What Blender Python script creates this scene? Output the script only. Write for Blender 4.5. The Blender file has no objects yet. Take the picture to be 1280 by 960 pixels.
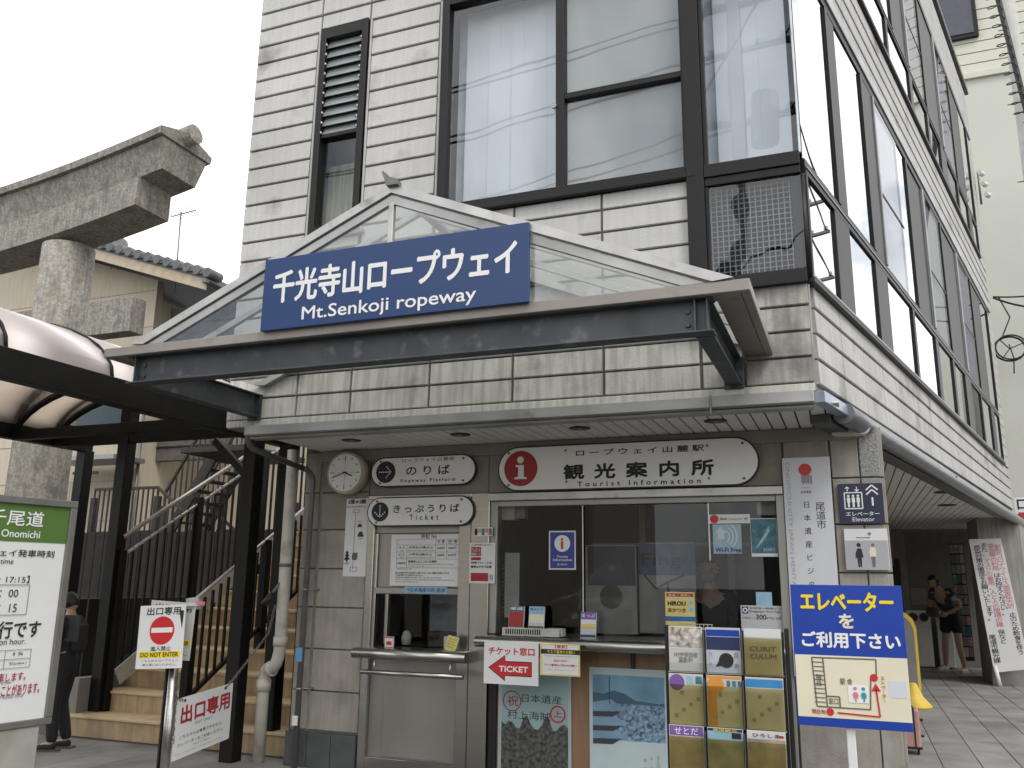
import bpy, bmesh, math, random
from mathutils import Vector, Matrix, Euler
R = math.radians
random.seed(7)
sc = bpy.context.scene
COL = sc.collection

# ------------------------------------------------------------------ camera, sky, sun, exposure
CAM_RIGHT = Vector((0.93240871, 0.36121156, 0.01184103))
CAM_DOWN = Vector((-0.06964457, 0.21173283, -0.97484298))
CAM_FWD = Vector((-0.35463169, 0.90812742, 0.22257796))
cd = bpy.data.cameras.new('camera')
cd.sensor_width = 36.0
cd.lens = 30.28
cd.clip_start = 0.05
cd.clip_end = 900
cam = bpy.data.objects.new('camera', cd)
COL.objects.link(cam)
m3 = Matrix((CAM_RIGHT, -CAM_DOWN, -CAM_FWD)).transposed()
cam.matrix_world = Matrix.Translation((0, 0, 1.6)) @ m3.to_4x4()
sc.camera = cam

SUN_EL, SUN_AZ = R(52), R(128)          # sun high to the right and behind the viewer
W = bpy.data.worlds.new('World')
sc.world = W
W.use_nodes = True
nt = W.node_tree
nt.nodes.clear()
wo = nt.nodes.new('ShaderNodeOutputWorld')
bg = nt.nodes.new('ShaderNodeBackground')
bg.inputs['Strength'].default_value = 0.1
sky = nt.nodes.new('ShaderNodeTexSky')
sky.sky_type = 'NISHITA'
sky.sun_disc = False
sky.sun_elevation = SUN_EL
sky.sun_rotation = SUN_AZ
tc = nt.nodes.new('ShaderNodeTexCoord')
cn = nt.nodes.new('ShaderNodeTexNoise')
cn.inputs['Scale'].default_value = 2.3
cn.inputs['Detail'].default_value = 7
cn.inputs['Roughness'].default_value = 0.55
cn.inputs['Distortion'].default_value = 0.4
cr = nt.nodes.new('ShaderNodeValToRGB')
cr.color_ramp.elements[0].position = 0.38
cr.color_ramp.elements[0].color = (0.22, 0.22, 0.22, 1)
cr.color_ramp.elements[1].position = 0.47
cr.color_ramp.elements[1].color = (1, 1, 1, 1)
mx = nt.nodes.new('ShaderNodeMix')
mx.data_type = 'RGBA'
mx.inputs['B'].default_value = (13.5, 13.55, 13.6, 1)
mp_ = nt.nodes.new('ShaderNodeMapping')
mp_.inputs['Location'].default_value = (7.7, 2.2, 5.1)
nt.links.new(tc.outputs['Generated'], mp_.inputs['Vector'])
nt.links.new(mp_.outputs[0], cn.inputs['Vector'])
nt.links.new(cn.outputs['Fac'], cr.inputs['Fac'])
nt.links.new(cr.outputs['Color'], mx.inputs['Factor'])
nt.links.new(sky.outputs['Color'], mx.inputs['A'])
nt.links.new(mx.outputs['Result'], bg.inputs['Color'])
nt.links.new(bg.outputs[0], wo.inputs[0])
sl = bpy.data.lights.new('sun', 'SUN')
sl.energy = 1.1
sl.angle = R(16)
sl.color = (1.0, 0.965, 0.91)
so = bpy.data.objects.new('sun', sl)
COL.objects.link(so)
sd = Vector((math.sin(SUN_AZ) * math.cos(SUN_EL), math.cos(SUN_AZ) * math.cos(SUN_EL), math.sin(SUN_EL)))
so.rotation_euler = sd.to_track_quat('Z', 'Y').to_euler()
so.location = sd * 60
sc.view_settings.view_transform = 'Standard'
sc.view_settings.look = 'None'
sc.view_settings.exposure = 0.38
sc.view_settings.gamma = 1.0
sc.cycles.max_bounces = 8
sc.cycles.transparent_max_bounces = 16
sc.cycles.caustics_reflective = False
sc.cycles.caustics_refractive = False

# ------------------------------------------------------------------ materials
MATS = {}
def mat(name, col, rough=0.6, metal=0.0, var=0.12, scale=6.0, bump=0.0, streak=0.0, dirt=None, spec=0.5, emit=0.0,
        stretch=(1, 1, 1), bscale=None, rnd=0.0):
    """procedural surface: base colour broken up by noise, optional vertical streaks and grime, optional fine relief"""
    if name in MATS: return MATS[name]
    m = bpy.data.materials.new(name); m.use_nodes = True
    t = m.node_tree; b = t.nodes['Principled BSDF']; L = t.links.new
    b.inputs['Roughness'].default_value = rough
    b.inputs['Metallic'].default_value = metal
    b.inputs['Specular IOR Level'].default_value = spec
    b.inputs['Base Color'].default_value = (*col, 1)
    geo = t.nodes.new('ShaderNodeNewGeometry')
    last = None
    def noise(sc_, vec=(1, 1, 1), det=5):
        mp = t.nodes.new('ShaderNodeMapping'); mp.inputs['Scale'].default_value = vec
        L(geo.outputs['Position'], mp.inputs['Vector'])
        n = t.nodes.new('ShaderNodeTexNoise'); n.inputs['Scale'].default_value = sc_; n.inputs['Detail'].default_value = det
        L(mp.outputs[0], n.inputs['Vector']); return n
    def ramp(n, p0, p1, c0, c1):
        r = t.nodes.new('ShaderNodeValToRGB'); e = r.color_ramp.elements
        e[0].position, e[1].position = p0, p1; e[0].color = (*c0, 1); e[1].color = (*c1, 1)
        L(n.outputs['Fac'], r.inputs['Fac']); return r
    if var > 0:
        n = noise(scale, stretch)
        last = ramp(n, 0.3, 0.7, tuple(c * (1 - var) for c in col), tuple(min(1, c * (1 + var)) for c in col)).outputs[0]
    if streak > 0:
        n = noise(5.0, (5, 5, 0.35), 6); g = 1 - streak
        r = ramp(n, 0.40, 0.62, (1, 1, 1), (g, g, g * 0.97))
        mu = t.nodes.new('ShaderNodeMix'); mu.data_type = 'RGBA'; mu.blend_type = 'MULTIPLY'; mu.inputs['Factor'].default_value = 1
        L(last, mu.inputs['A']); L(r.outputs[0], mu.inputs['B']); last = mu.outputs['Result']
    if dirt:
        n = noise(dirt[1], (1, 1, 1), 8); 
        r = ramp(n, dirt[2], dirt[3], (0, 0, 0), (1, 1, 1))
        mu = t.nodes.new('ShaderNodeMix'); mu.data_type = 'RGBA'
        mu.inputs['B'].default_value = (*dirt[0], 1)
        L(last, mu.inputs['A']); L(r.outputs[0], mu.inputs['Factor']); last = mu.outputs['Result']
    if rnd > 0 and last is not None:      # every board, stone or slat has its own tone
        oi = t.nodes.new('ShaderNodeObjectInfo'); mr = t.nodes.new('ShaderNodeMapRange'); hs = t.nodes.new('ShaderNodeHueSaturation')
        mr.inputs['To Min'].default_value = 1 - rnd; mr.inputs['To Max'].default_value = 1 + rnd
        L(oi.outputs['Random'], mr.inputs['Value']); L(mr.outputs[0], hs.inputs['Value']); L(last, hs.inputs['Color']); last = hs.outputs[0]
    if last is not None: L(last, b.inputs['Base Color'])
    if bump > 0:
        n = noise(bscale or scale * 9, (1, 1, 1), 4)
        bp_ = t.nodes.new('ShaderNodeBump'); bp_.inputs['Strength'].default_value = bump; bp_.inputs['Distance'].default_value = 0.01
        L(n.outputs['Fac'], bp_.inputs['Height']); L(bp_.outputs[0], b.inputs['Normal'])
    if emit > 0:
        b.inputs['Emission Color'].default_value = (*col, 1); b.inputs['Emission Strength'].default_value = emit
    MATS[name] = m
    return m

def glass(name, tint=(1, 1, 1), ior=1.55, rough=0.0, wav=0.0, wscale=2.5, mirror=0.0):
    if name in MATS: return MATS[name]
    m = bpy.data.materials.new(name); m.use_nodes = True
    t = m.node_tree; t.nodes.clear(); L = t.links.new
    out = t.nodes.new('ShaderNodeOutputMaterial'); mix = t.nodes.new('ShaderNodeMixShader')
    tr = t.nodes.new('ShaderNodeBsdfTransparent'); tr.inputs[0].default_value = (*[c ** 0.5 for c in tint], 1)   # two faces per pane
    gl = t.nodes.new('ShaderNodeBsdfGlossy'); gl.inputs['Roughness'].default_value = rough
    gl.inputs['Color'].default_value = (0.97, 0.98, 1, 1)
    fr = t.nodes.new('ShaderNodeFresnel'); fr.inputs['IOR'].default_value = ior
    ad = t.nodes.new('ShaderNodeMath'); ad.operation = 'ADD'; ad.use_clamp = True; ad.inputs[1].default_value = mirror
    g2 = t.nodes.new('ShaderNodeNewGeometry'); iv = t.nodes.new('ShaderNodeMath'); iv.operation = 'SUBTRACT'; iv.inputs[0].default_value = 1
    mu = t.nodes.new('ShaderNodeMath'); mu.operation = 'MULTIPLY'
    L(g2.outputs['Backfacing'], iv.inputs[1]); L(fr.outputs[0], ad.inputs[0]); L(ad.outputs[0], mu.inputs[0]); L(iv.outputs[0], mu.inputs[1]); L(mu.outputs[0], mix.inputs[0]); L(tr.outputs[0], mix.inputs[1]); L(gl.outputs[0], mix.inputs[2])
    L(mix.outputs[0], out.inputs[0])
    if wav > 0:
        geo = t.nodes.new('ShaderNodeNewGeometry'); n = t.nodes.new('ShaderNodeTexNoise'); n.inputs['Scale'].default_value = wscale
        n.inputs['Detail'].default_value = 1
        b = t.nodes.new('ShaderNodeBump'); b.inputs['Strength'].default_value = 1; b.inputs['Distance'].default_value = wav
        L(geo.outputs['Position'], n.inputs['Vector']); L(n.outputs['Fac'], b.inputs['Height']); L(b.outputs[0], gl.inputs['Normal'])
    MATS[name] = m
    return m

BOARD = mat('siding_board', (0.535, 0.53, 0.52), 0.75, var=0.07, scale=1.1, streak=0.07, bump=0.25, bscale=60, dirt=((0.19, 0.185, 0.17), 2.6, 0.58, 0.84), rnd=0.045)
BOARDG = mat('siding_board_grimy', (0.45, 0.435, 0.40), 0.8, var=0.14, scale=3, streak=0.30, bump=0.3, bscale=60, dirt=((0.13, 0.125, 0.115), 3.4, 0.46, 0.74), rnd=0.08)
BOARDS = mat('side_board', (0.50, 0.49, 0.475), 0.72, var=0.08, scale=2, streak=0.14, bump=0.2, bscale=60, dirt=((0.18, 0.175, 0.165), 2.2, 0.57, 0.80), rnd=0.05)
JOINT = mat('wall_joint', (0.24, 0.23, 0.215), 0.9, var=0.2)
PANEL = mat('spandrel_panel', (0.66, 0.64, 0.59), 0.75, var=0.08, scale=3, streak=0.26, bump=0.35, bscale=90, dirt=((0.22, 0.21, 0.19), 4, 0.58, 0.82), rnd=0.06)
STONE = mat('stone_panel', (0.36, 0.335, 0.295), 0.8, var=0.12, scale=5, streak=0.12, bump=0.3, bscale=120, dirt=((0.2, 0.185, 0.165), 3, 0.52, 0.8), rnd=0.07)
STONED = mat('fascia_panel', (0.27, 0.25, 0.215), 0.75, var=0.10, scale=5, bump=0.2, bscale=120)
PEBBLE = mat('pebbly_stone', (0.30, 0.30, 0.29), 0.85, var=0.45, scale=70, bump=0.6, bscale=120)
PLINTH = mat('plinth_tile', (0.075, 0.078, 0.082), 0.45, var=0.15, scale=8)
FRAME = mat('bronze_frame', (0.012, 0.0105, 0.0105), 0.42, metal=0.0, spec=0.3, var=0.12, scale=10)
FRAMEL = mat('steel_frame_light', (0.30, 0.30, 0.30), 0.4, metal=0.7, var=0.1)
GUTTER = mat('gutter_metal', (0.40, 0.40, 0.395), 0.42, metal=0.35, var=0.25, scale=2.2, dirt=((0.2, 0.17, 0.14), 5, 0.62, 0.8))
FLASH = mat('parapet_metal', (0.10, 0.10, 0.10), 0.5, metal=0.5, var=0.2)
SOFFIT = mat('soffit_slat', (0.86, 0.84, 0.79), 0.6, var=0.06, scale=3)
SOFFITD = mat('soffit_groove', (0.05, 0.05, 0.05), 0.9, var=0.1)
STEEL = mat('brushed_steel', (0.46, 0.45, 0.425), 0.27, metal=1.0, var=0.07, scale=14, stretch=(0.15, 1, 6))
STEELD = mat('dull_steel_panel', (0.36, 0.35, 0.32), 0.45, metal=0.7, var=0.1, scale=3, stretch=(1, 1, 0.4))
BEAM = mat('galvanised_beam', (0.075, 0.083, 0.092), 0.5, metal=0.35, var=0.22, scale=5, dirt=((0.17, 0.18, 0.19), 9, 0.58, 0.75))
CANOPY = mat('canopy_fascia', (0.31, 0.28, 0.255), 0.5, metal=0.3, var=0.12, scale=3, dirt=((0.16, 0.145, 0.13), 6, 0.58, 0.8))
ALU = mat('aluminium_bar', (0.50, 0.49, 0.475), 0.38, metal=0.6, var=0.15, scale=5, dirt=((0.22, 0.2, 0.18), 7, 0.6, 0.8))
DARKMETAL = mat('dark_post_metal', (0.008, 0.0075, 0.007), 0.5, metal=0.0, spec=0.25, var=0.2)
CREAMP = mat('cream_pipe', (0.52, 0.50, 0.44), 0.5, var=0.1, scale=8, dirt=((0.25, 0.23, 0.19), 6, 0.58, 0.8))
GREYP = mat('grey_pipe', (0.17, 0.17, 0.165), 0.45, metal=0.4, var=0.15)
GRANITE = mat('torii_granite', (0.34, 0.32, 0.28), 0.9, var=0.30, scale=26, bump=0.9, bscale=55, streak=0.25, dirt=((0.16, 0.15, 0.135), 6, 0.50, 0.74))
HOUSEW = mat('cream_render', (0.60, 0.53, 0.42), 0.85, var=0.06, scale=1.5, streak=0.12, bump=0.1)
HOUSET = mat('barge_board', (0.50, 0.42, 0.31), 0.8, var=0.1)
ROOFT = mat('grey_roof_tile', (0.115, 0.12, 0.125), 0.55, var=0.25, scale=6)
DARKWOOD = mat('dark_timber', (0.022, 0.018, 0.016), 0.7, var=0.3, scale=8)
RUST = mat('brown_stair_steel', (0.045, 0.036, 0.032), 0.6, var=0.3, scale=9)
NEIGH = mat('pale_green_render', (0.58, 0.585, 0.52), 0.85, var=0.03, scale=0.6, bump=0.1)
NEIGHB = mat('pale_siding', (0.60, 0.60, 0.52), 0.8, var=0.04, scale=1)
WOOD = mat('counter_plywood', (0.27, 0.16, 0.095), 0.5, var=0.12, scale=4, stretch=(8, 1, 0.7))
BLACK = mat('black_trim', (0.012, 0.012, 0.012), 0.5, var=0.1)
CONC = mat('concrete', (0.27, 0.26, 0.24), 0.9, var=0.15, scale=4, bump=0.3)
PAVE = mat('paving_stone', (0.24, 0.235, 0.225), 0.75, var=0.16, scale=2.2, bump=0.35, bscale=70, dirt=((0.13, 0.127, 0.12), 1.6, 0.46, 0.72), rnd=0.10)
PAVEJ = mat('paving_joint', (0.11, 0.108, 0.10), 0.95, var=0.2)
ASPH = mat('asphalt', (0.11, 0.11, 0.108), 0.9, var=0.2, scale=40, bump=0.4)
TREAD = mat('stair_tread_tile', (0.64, 0.49, 0.29), 0.6, var=0.14, scale=5, dirt=((0.32, 0.25, 0.16), 3, 0.5, 0.82), bump=0.2, rnd=0.06)
RISER = mat('stair_riser', (0.48, 0.36, 0.22), 0.75, var=0.15, scale=6, streak=0.2, dirt=((0.22, 0.17, 0.11), 3, 0.5, 0.8), bump=0.2, rnd=0.08)
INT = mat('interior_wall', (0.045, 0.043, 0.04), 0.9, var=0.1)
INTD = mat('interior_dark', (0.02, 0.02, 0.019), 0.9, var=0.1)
BLIND = mat('blind_fabric', (0.84, 0.86, 0.90), 0.8, var=0.04, scale=2)
SCREEN = mat('roller_screen', (0.36, 0.36, 0.385), 0.8, var=0.05, scale=2)
WHITE = mat('white_sheet', (0.74, 0.74, 0.74), 0.45, var=0.03, scale=3)
SIGNW = mat('sign_enamel_white', (0.85, 0.85, 0.83), 0.35, var=0.04, scale=3, dirt=((0.66, 0.65, 0.62), 3, 0.6, 0.85))
INK = mat('black_ink', (0.018, 0.018, 0.018), 0.6, var=0)
INKG = mat('grey_ink', (0.22, 0.22, 0.22), 0.6, var=0)
RED = mat('sign_red', (0.36, 0.018, 0.022), 0.4, var=0.05)
REDB = mat('bright_red', (0.56, 0.022, 0.03), 0.4, var=0.03)
PINK = mat('pink_ink', (0.72, 0.20, 0.26), 0.6, var=0)
NAVY = mat('sign_navy_blue', (0.009, 0.042, 0.15), 0.32, var=0.06, scale=2)
NAVYD = mat('dark_navy', (0.014, 0.022, 0.062), 0.4, var=0.05)
BLUE = mat('vivid_blue', (0.006, 0.045, 0.35), 0.4, var=0.04)
YEL = mat('vivid_yellow', (0.85, 0.66, 0.02), 0.45, var=0)
YELP = mat('yellow_paper', (0.72, 0.62, 0.22), 0.6, var=0.05)
CREAM = mat('cream_panel', (0.76, 0.71, 0.54), 0.45, var=0.03)
LETW = mat('white_lettering', (0.82, 0.82, 0.82), 0.45, var=0)
GREEN = mat('header_green', (0.085, 0.175, 0.035), 0.4, var=0.05)
SKYB = mat('print_light_blue', (0.30, 0.52, 0.66), 0.5, var=0.1)
TEALP = mat('print_teal', (0.05, 0.16, 0.22), 0.4, var=0.5, scale=18)
ORANGE = mat('print_orange', (0.75, 0.33, 0.06), 0.5, var=0.1)
PURPLE = mat('print_purple', (0.20, 0.10, 0.38), 0.5, var=0.1)
GREYW = mat('grey_white_plastic', (0.45, 0.45, 0.43), 0.5, var=0.05)
TINT = glass('yellowed_acrylic', (0.66, 0.62, 0.42), ior=1.4, rough=0.25)
VINYL = glass('clear_acrylic', (0.88, 0.9, 0.9), ior=1.45, rough=0.05)
GL_FRONT = glass('front_window_glass', (0.82, 0.86, 0.88), ior=1.75, wav=0.0022, wscale=1.6)
GL_SIDE = glass('side_window_glass', (0.55, 0.58, 0.62), ior=2.1, wav=0.0010, wscale=1.2, mirror=0.32)
GL_OFFICE = glass('office_glass', (0.80, 0.82, 0.82), ior=1.5)
GL_CAN = glass('canopy_glass', (0.84, 0.86, 0.84), ior=1.6, rough=0.12, mirror=0.08)
GL_DARK = glass('louvre_glass', (0.35, 0.38, 0.37), ior=1.6, rough=0.12, mirror=0.04)
_t = bpy.data.materials.new('tinted_polycarbonate'); _t.use_nodes = True
_n = _t.node_tree; _n.nodes.clear()
_o = _n.nodes.new('ShaderNodeOutputMaterial'); _m1 = _n.nodes.new('ShaderNodeMixShader'); _m2 = _n.nodes.new('ShaderNodeMixShader')
_a = _n.nodes.new('ShaderNodeBsdfTranslucent'); _a.inputs[0].default_value = (0.80, 0.72, 0.64, 1)
_b = _n.nodes.new('ShaderNodeBsdfTransparent'); _b.inputs[0].default_value = (0.60, 0.56, 0.51, 1)
_c = _n.nodes.new('ShaderNodeBsdfGlossy'); _c.inputs['Roughness'].default_value = 0.55; _c.inputs['Color'].default_value = (0.95, 0.88, 0.86, 1)
_f = _n.nodes.new('ShaderNodeFresnel'); _f.inputs['IOR'].default_value = 2.3
_m1.inputs[0].default_value = 0.22
_n.links.new(_a.outputs[0], _m1.inputs[1]); _n.links.new(_b.outputs[0], _m1.inputs[2])
_ad = _n.nodes.new('ShaderNodeMath'); _ad.operation = 'ADD'; _ad.inputs[1].default_value = 0.22; _ad.use_clamp = True
_n.links.new(_f.outputs[0], _ad.inputs[0]); _g = _n.nodes.new('ShaderNodeNewGeometry'); _iv = _n.nodes.new('ShaderNodeMath'); _iv.operation = 'SUBTRACT'; _iv.inputs[0].default_value = 1; _mu = _n.nodes.new('ShaderNodeMath'); _mu.operation = 'MULTIPLY'
_n.links.new(_g.outputs['Backfacing'], _iv.inputs[1]); _n.links.new(_ad.outputs[0], _mu.inputs[0]); _n.links.new(_iv.outputs[0], _mu.inputs[1]); _n.links.new(_mu.outputs[0], _m2.inputs[0]); _n.links.new(_m1.outputs[0], _m2.inputs[1]); _n.links.new(_c.outputs[0], _m2.inputs[2])
_n.links.new(_m2.outputs[0], _o.inputs[0])
POLY = _t

SCRM = bpy.data.materials.new('insect_mesh'); SCRM.use_nodes = True      # fine fly screen: part cloth, part see-through
_q = SCRM.node_tree; _p = _q.nodes['Principled BSDF']; _p.inputs['Base Color'].default_value = (0.62, 0.61, 0.58, 1); _p.inputs['Roughness'].default_value = 0.9; _p.inputs['Alpha'].default_value = 0.5

# ------------------------------------------------------------------ mesh helpers
MESH = {}
def mesh_from(name, verts, faces, material, smooth=False):
    me = bpy.data.meshes.new(name); me.from_pydata([tuple(v) for v in verts], [], faces); me.update()
    if material: me.materials.append(material)
    if smooth:
        for p in me.polygons: p.use_smooth = True
    return me

def box_mesh(dx, dy, dz, material, bev=None):
    k = ('box', round(dx, 4), round(dy, 4), round(dz, 4), material.name, bev)
    if k in MESH: return MESH[k]
    bm = bmesh.new(); bmesh.ops.create_cube(bm, size=1.0)
    for v in bm.verts: v.co = Vector((v.co.x * dx, v.co.y * dy, v.co.z * dz))
    mn = min(dx, dy, dz)
    b = (min(0.004, mn * 0.18) if mn > 0.010 else 0) if bev is None else bev
    if b > 0: bmesh.ops.bevel(bm, geom=bm.edges[:], offset=b, segments=1, affect='EDGES', profile=0.5)
    me = bpy.data.meshes.new('box'); bm.to_mesh(me); bm.free(); me.materials.append(material)
    MESH[k] = me; return me

def cyl_mesh(r0, r1, h, material, n=16, cap=True):
    """cylinder or cone along +Z from 0 to h"""
    k = ('cyl', round(r0, 4), round(r1, 4), round(h, 4), material.name, n)
    if k in MESH: return MESH[k]
    vs, fs = [], []
    for z, r in ((0, r0), (h, r1)):
        for i in range(n):
            a = 2 * math.pi * i / n; vs.append((r * math.cos(a), r * math.sin(a), z))
    for i in range(n): fs.append((i, (i + 1) % n, n + (i + 1) % n, n + i))
    fs.append(tuple(range(n - 1, -1, -1))); fs.append(tuple(range(n, 2 * n)))
    me = mesh_from('cyl', vs, fs, material)
    for p in me.polygons:
        if len(p.vertices) == 4: p.use_smooth = True
    MESH[k] = me; return me

def lathe_mesh(prof, material, n=24, smooth=True):
    """profile [(r,z)...] turned about Z"""
    vs, fs = [], []
    for r, z in prof:
        for i in range(n):
            a = 2 * math.pi * i / n; vs.append((r * math.cos(a), r * math.sin(a), z))
    for j in range(len(prof) - 1):
        for i in range(n):
            fs.append((j * n + i, j * n + (i + 1) % n, (j + 1) * n + (i + 1) % n, (j + 1) * n + i))
    fs.append(tuple(range(n - 1, -1, -1))); fs.append(tuple(range((len(prof) - 1) * n, len(prof) * n)))
    return mesh_from('lathe', vs, fs, material, smooth)

def tube_mesh(pts, r, material, n=8, radii=None):
    """round tube swept along points"""
    pts = [Vector(p) for p in pts]; vs, fs = [], []
    up = Vector((0, 0, 1)); prev = None
    for i, p in enumerate(pts):
        d = (pts[min(i + 1, len(pts) - 1)] - pts[max(i - 1, 0)]).normalized()
        if prev is None:
            a = d.cross(up)
            if a.length < 0.05: a = d.cross(Vector((1, 0, 0)))
        else:
            a = prev - d * prev.dot(d)
        a.normalize(); prev = a; b = d.cross(a); rr = radii[i] if radii else r
        for j in range(n):
            t = 2 * math.pi * j / n; vs.append(p + a * (rr * math.cos(t)) + b * (rr * math.sin(t)))
    for i in range(len(pts) - 1):
        for j in range(n):
            fs.append((i * n + j, i * n + (j + 1) % n, (i + 1) * n + (j + 1) % n, (i + 1) * n + j))
    fs.append(tuple(range(n - 1, -1, -1))); fs.append(tuple(range((len(pts) - 1) * n, len(pts) * n)))
    me = mesh_from('tube', vs, fs, material)
    for p in me.polygons:
        if len(p.vertices) == 4: p.use_smooth = True
    return me

def prism_mesh(poly, th, material, smooth=False):
    """polygon in XZ (front face at y=0) extruded back to y=th"""
    n = len(poly); vs = [(x, 0, z) for x, z in poly] + [(x, th, z) for x, z in poly]
    area = sum(poly[i][0] * poly[(i + 1) % n][1] - poly[(i + 1) % n][0] * poly[i][1] for i in range(n))
    fr = tuple(range(n)) if area > 0 else tuple(range(n - 1, -1, -1))
    bk = tuple(n + i for i in reversed(fr))
    fs = [fr, bk]
    for i in range(n):
        a, b = fr[i], fr[(i + 1) % n]; fs.append((b, a, a + n, b + n))
    return mesh_from('prism', vs, fs, material)

def multi(boxes, material):
    """many axis-aligned boxes (x0,x1,y0,y1,z0,z1) joined into one mesh"""
    vs, fs = [], []
    for x0, x1, y0, y1, z0, z1 in boxes:
        k = len(vs)
        vs += [(x0, y0, z0), (x1, y0, z0), (x1, y1, z0), (x0, y1, z0), (x0, y0, z1), (x1, y0, z1), (x1, y1, z1), (x0, y1, z1)]
        fs += [(k, k + 3, k + 2, k + 1), (k + 4, k + 5, k + 6, k + 7), (k, k + 1, k + 5, k + 4), (k + 1, k + 2, k + 6, k + 5),
               (k + 2, k + 3, k + 7, k + 6), (k + 3, k, k + 4, k + 7)]
    return mesh_from('multi', vs, fs, material)

def text_mesh(body, w, h, material, bold=0.0, sx=1.0, spacing=1.0):
    """lettering scaled to fill w x h, in XZ, centred; all glyph outlines are real flat print"""
    cu = bpy.data.curves.new('txt', 'FONT'); cu.body = body; cu.size = 1.0;  cu.align_x = 'CENTER'
    cu.resolution_u = 3; cu.space_character = spacing; cu.space_line = 0.92 if '\n' in body else 1.0
    if '\n' in body and max(len(q) for q in body.split('\n')) == 1: cu.space_line = max(0.9, min(2.3, h / (body.count('\n') + 1) / w))
    ob = bpy.data.objects.new('txt', cu)
    me = bpy.data.meshes.new_from_object(ob)
    bpy.data.objects.remove(ob); bpy.data.curves.remove(cu)
    if not me.vertices: return me
    xs = [v.co.x for v in me.vertices]; ys = [v.co.y for v in me.vertices]
    cx, cy = (min(xs) + max(xs)) / 2, (min(ys) + max(ys)) / 2
    kx = w / max(1e-4, max(xs) - min(xs)); ky = h / max(1e-4, max(ys) - min(ys))
    for v in me.vertices: v.co = Vector(((v.co.x - cx) * kx, 0, (v.co.y - cy) * ky))
    if bold >= 0.01:                      # heavier strokes: the outline repeated a hair apart, each copy a fraction of a mm in front
        bv = [v.co.copy() for v in me.vertices]; bf = [tuple(p.vertices) for p in me.polygons]; e = bold * (kx + ky) / 2
        vs, fs = [], []
        for k, (ox, oz) in enumerate(((0, 0), (e, 0), (-e, 0), (0, e), (0, -e), (e * .7, e * .7), (-e * .7, -e * .7))):
            fs += [tuple(i + len(vs) for i in f) for f in bf]; vs += [(c.x + ox, -0.00012 * k, c.z + oz) for c in bv]
        me = mesh_from('lettering', vs, fs, material); return me
    me.materials.clear(); me.materials.append(material); me.update()
    return me

class T:
    """a thing: an Empty at its base that parents its parts. world=True: part coordinates are given in world space"""
    def __init__(s, name, label, cat, loc=(0, 0, 0), rz=0, group=None, world=False, rot=None):
        o = bpy.data.objects.new(name, None); COL.objects.link(o); o.empty_display_size = 0.1
        o.location = loc; o.rotation_euler = rot or (0, 0, rz)
        if label: o['label'] = label
        if cat: o['category'] = cat
        if group: o['group'] = group
        s.o = o; s.off = Vector(loc) if world else Vector((0, 0, 0)); s.kids = []
    def add(s, name, me, loc=(0, 0, 0), rot=(0, 0, 0), parent=None, label=None, kind=None):
        o = bpy.data.objects.new(name, me); COL.objects.link(o)
        o.parent = parent or s.o; o.location = Vector(loc) - s.off; o.rotation_euler = rot
        if parent: o.matrix_parent_inverse = parent.matrix_basis.inverted()
        if label: o['label'] = label
        if kind: o['kind'] = kind
        return o
    def box(s, name, x0, x1, y0, y1, z0, z1, m, parent=None, rot=(0, 0, 0), bev=None, **k):
        return s.add(name, box_mesh(abs(x1 - x0), abs(y1 - y0), abs(z1 - z0), m, bev), ((x0 + x1) / 2, (y0 + y1) / 2, (z0 + z1) / 2), rot, parent, **k)
    def rod(s, name, p0, p1, r, m, n=10, parent=None, r1=None, **k):
        p0, p1 = Vector(p0), Vector(p1); d = p1 - p0
        return s.add(name, cyl_mesh(r, r if r1 is None else r1, d.length, m, n), p0, d.to_track_quat('Z', 'Y').to_euler(), parent, **k)
    def bar(s, name, p0, p1, w, h, m, parent=None, **k):
        """rectangular bar between two points: w across, h deep"""
        p0, p1 = Vector(p0), Vector(p1); d = p1 - p0
        return s.add(name, box_mesh(w, h, d.length, m), (p0 + p1) / 2, d.to_track_quat('Z', 'Y').to_euler(), parent, **k)
    def txt(s, body, x0, x1, z0, z1, y, m, bold=0.0, parent=None, spacing=1.0, name='lettering', rot=0):
        w, h = abs(x1 - x0), abs(z1 - z0)
        if rot: w, h = h, w
        return s.add(name, text_mesh(body, w, h, m, bold, spacing=spacing), ((x0 + x1) / 2, y, (z0 + z1) / 2), (0, R(rot), 0), parent)
    def rect(s, name, x0, x1, z0, z1, y, m, th=0.0015, parent=None, **k):
        """thin printed or stuck-on patch whose face is at y, going back th"""
        return s.box(name, x0, x1, y, y + th, z0, z1, m, parent, bev=0, **k)
    def disc(s, name, x, z, r, y, m, th=0.004, parent=None, n=28, sx=1.0):
        o = s.add(name, cyl_mesh(r, r, th, m, n), (x, y + th, z), (R(90), 0, 0), parent)
        o.scale.x = sx; return o
    def poly(s, name, pts, y, m, th=0.002, parent=None, **k):
        return s.add(name, prism_mesh(pts, th, m), (0, y, 0) if not s.off.length else (0, y, 0), (0, 0, 0), parent, **k)

def solo(name, me, label, cat, loc=(0, 0, 0), rot=(0, 0, 0), group=None, kind=None):
    o = bpy.data.objects.new(name, me); COL.objects.link(o); o.location = loc; o.rotation_euler = rot
    if label: o['label'] = label
    if cat: o['category'] = cat
    if group: o['group'] = group
    if kind: o['kind'] = kind
    return o

def stadium(x0, x1, z0, z1, inset=0.0, n=14):
    x0 += inset; x1 -= inset; z0 += inset; z1 -= inset
    r = (z1 - z0) / 2; cz = (z0 + z1) / 2; p = []
    for i in range(n + 1):
        a = -math.pi / 2 + math.pi * i / n; p.append((x1 - r + r * math.cos(a), cz + r * math.sin(a)))
    for i in range(n + 1):
        a = math.pi / 2 + math.pi * i / n; p.append((x0 + r + r * math.cos(a), cz + r * math.sin(a)))
    return p

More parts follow.
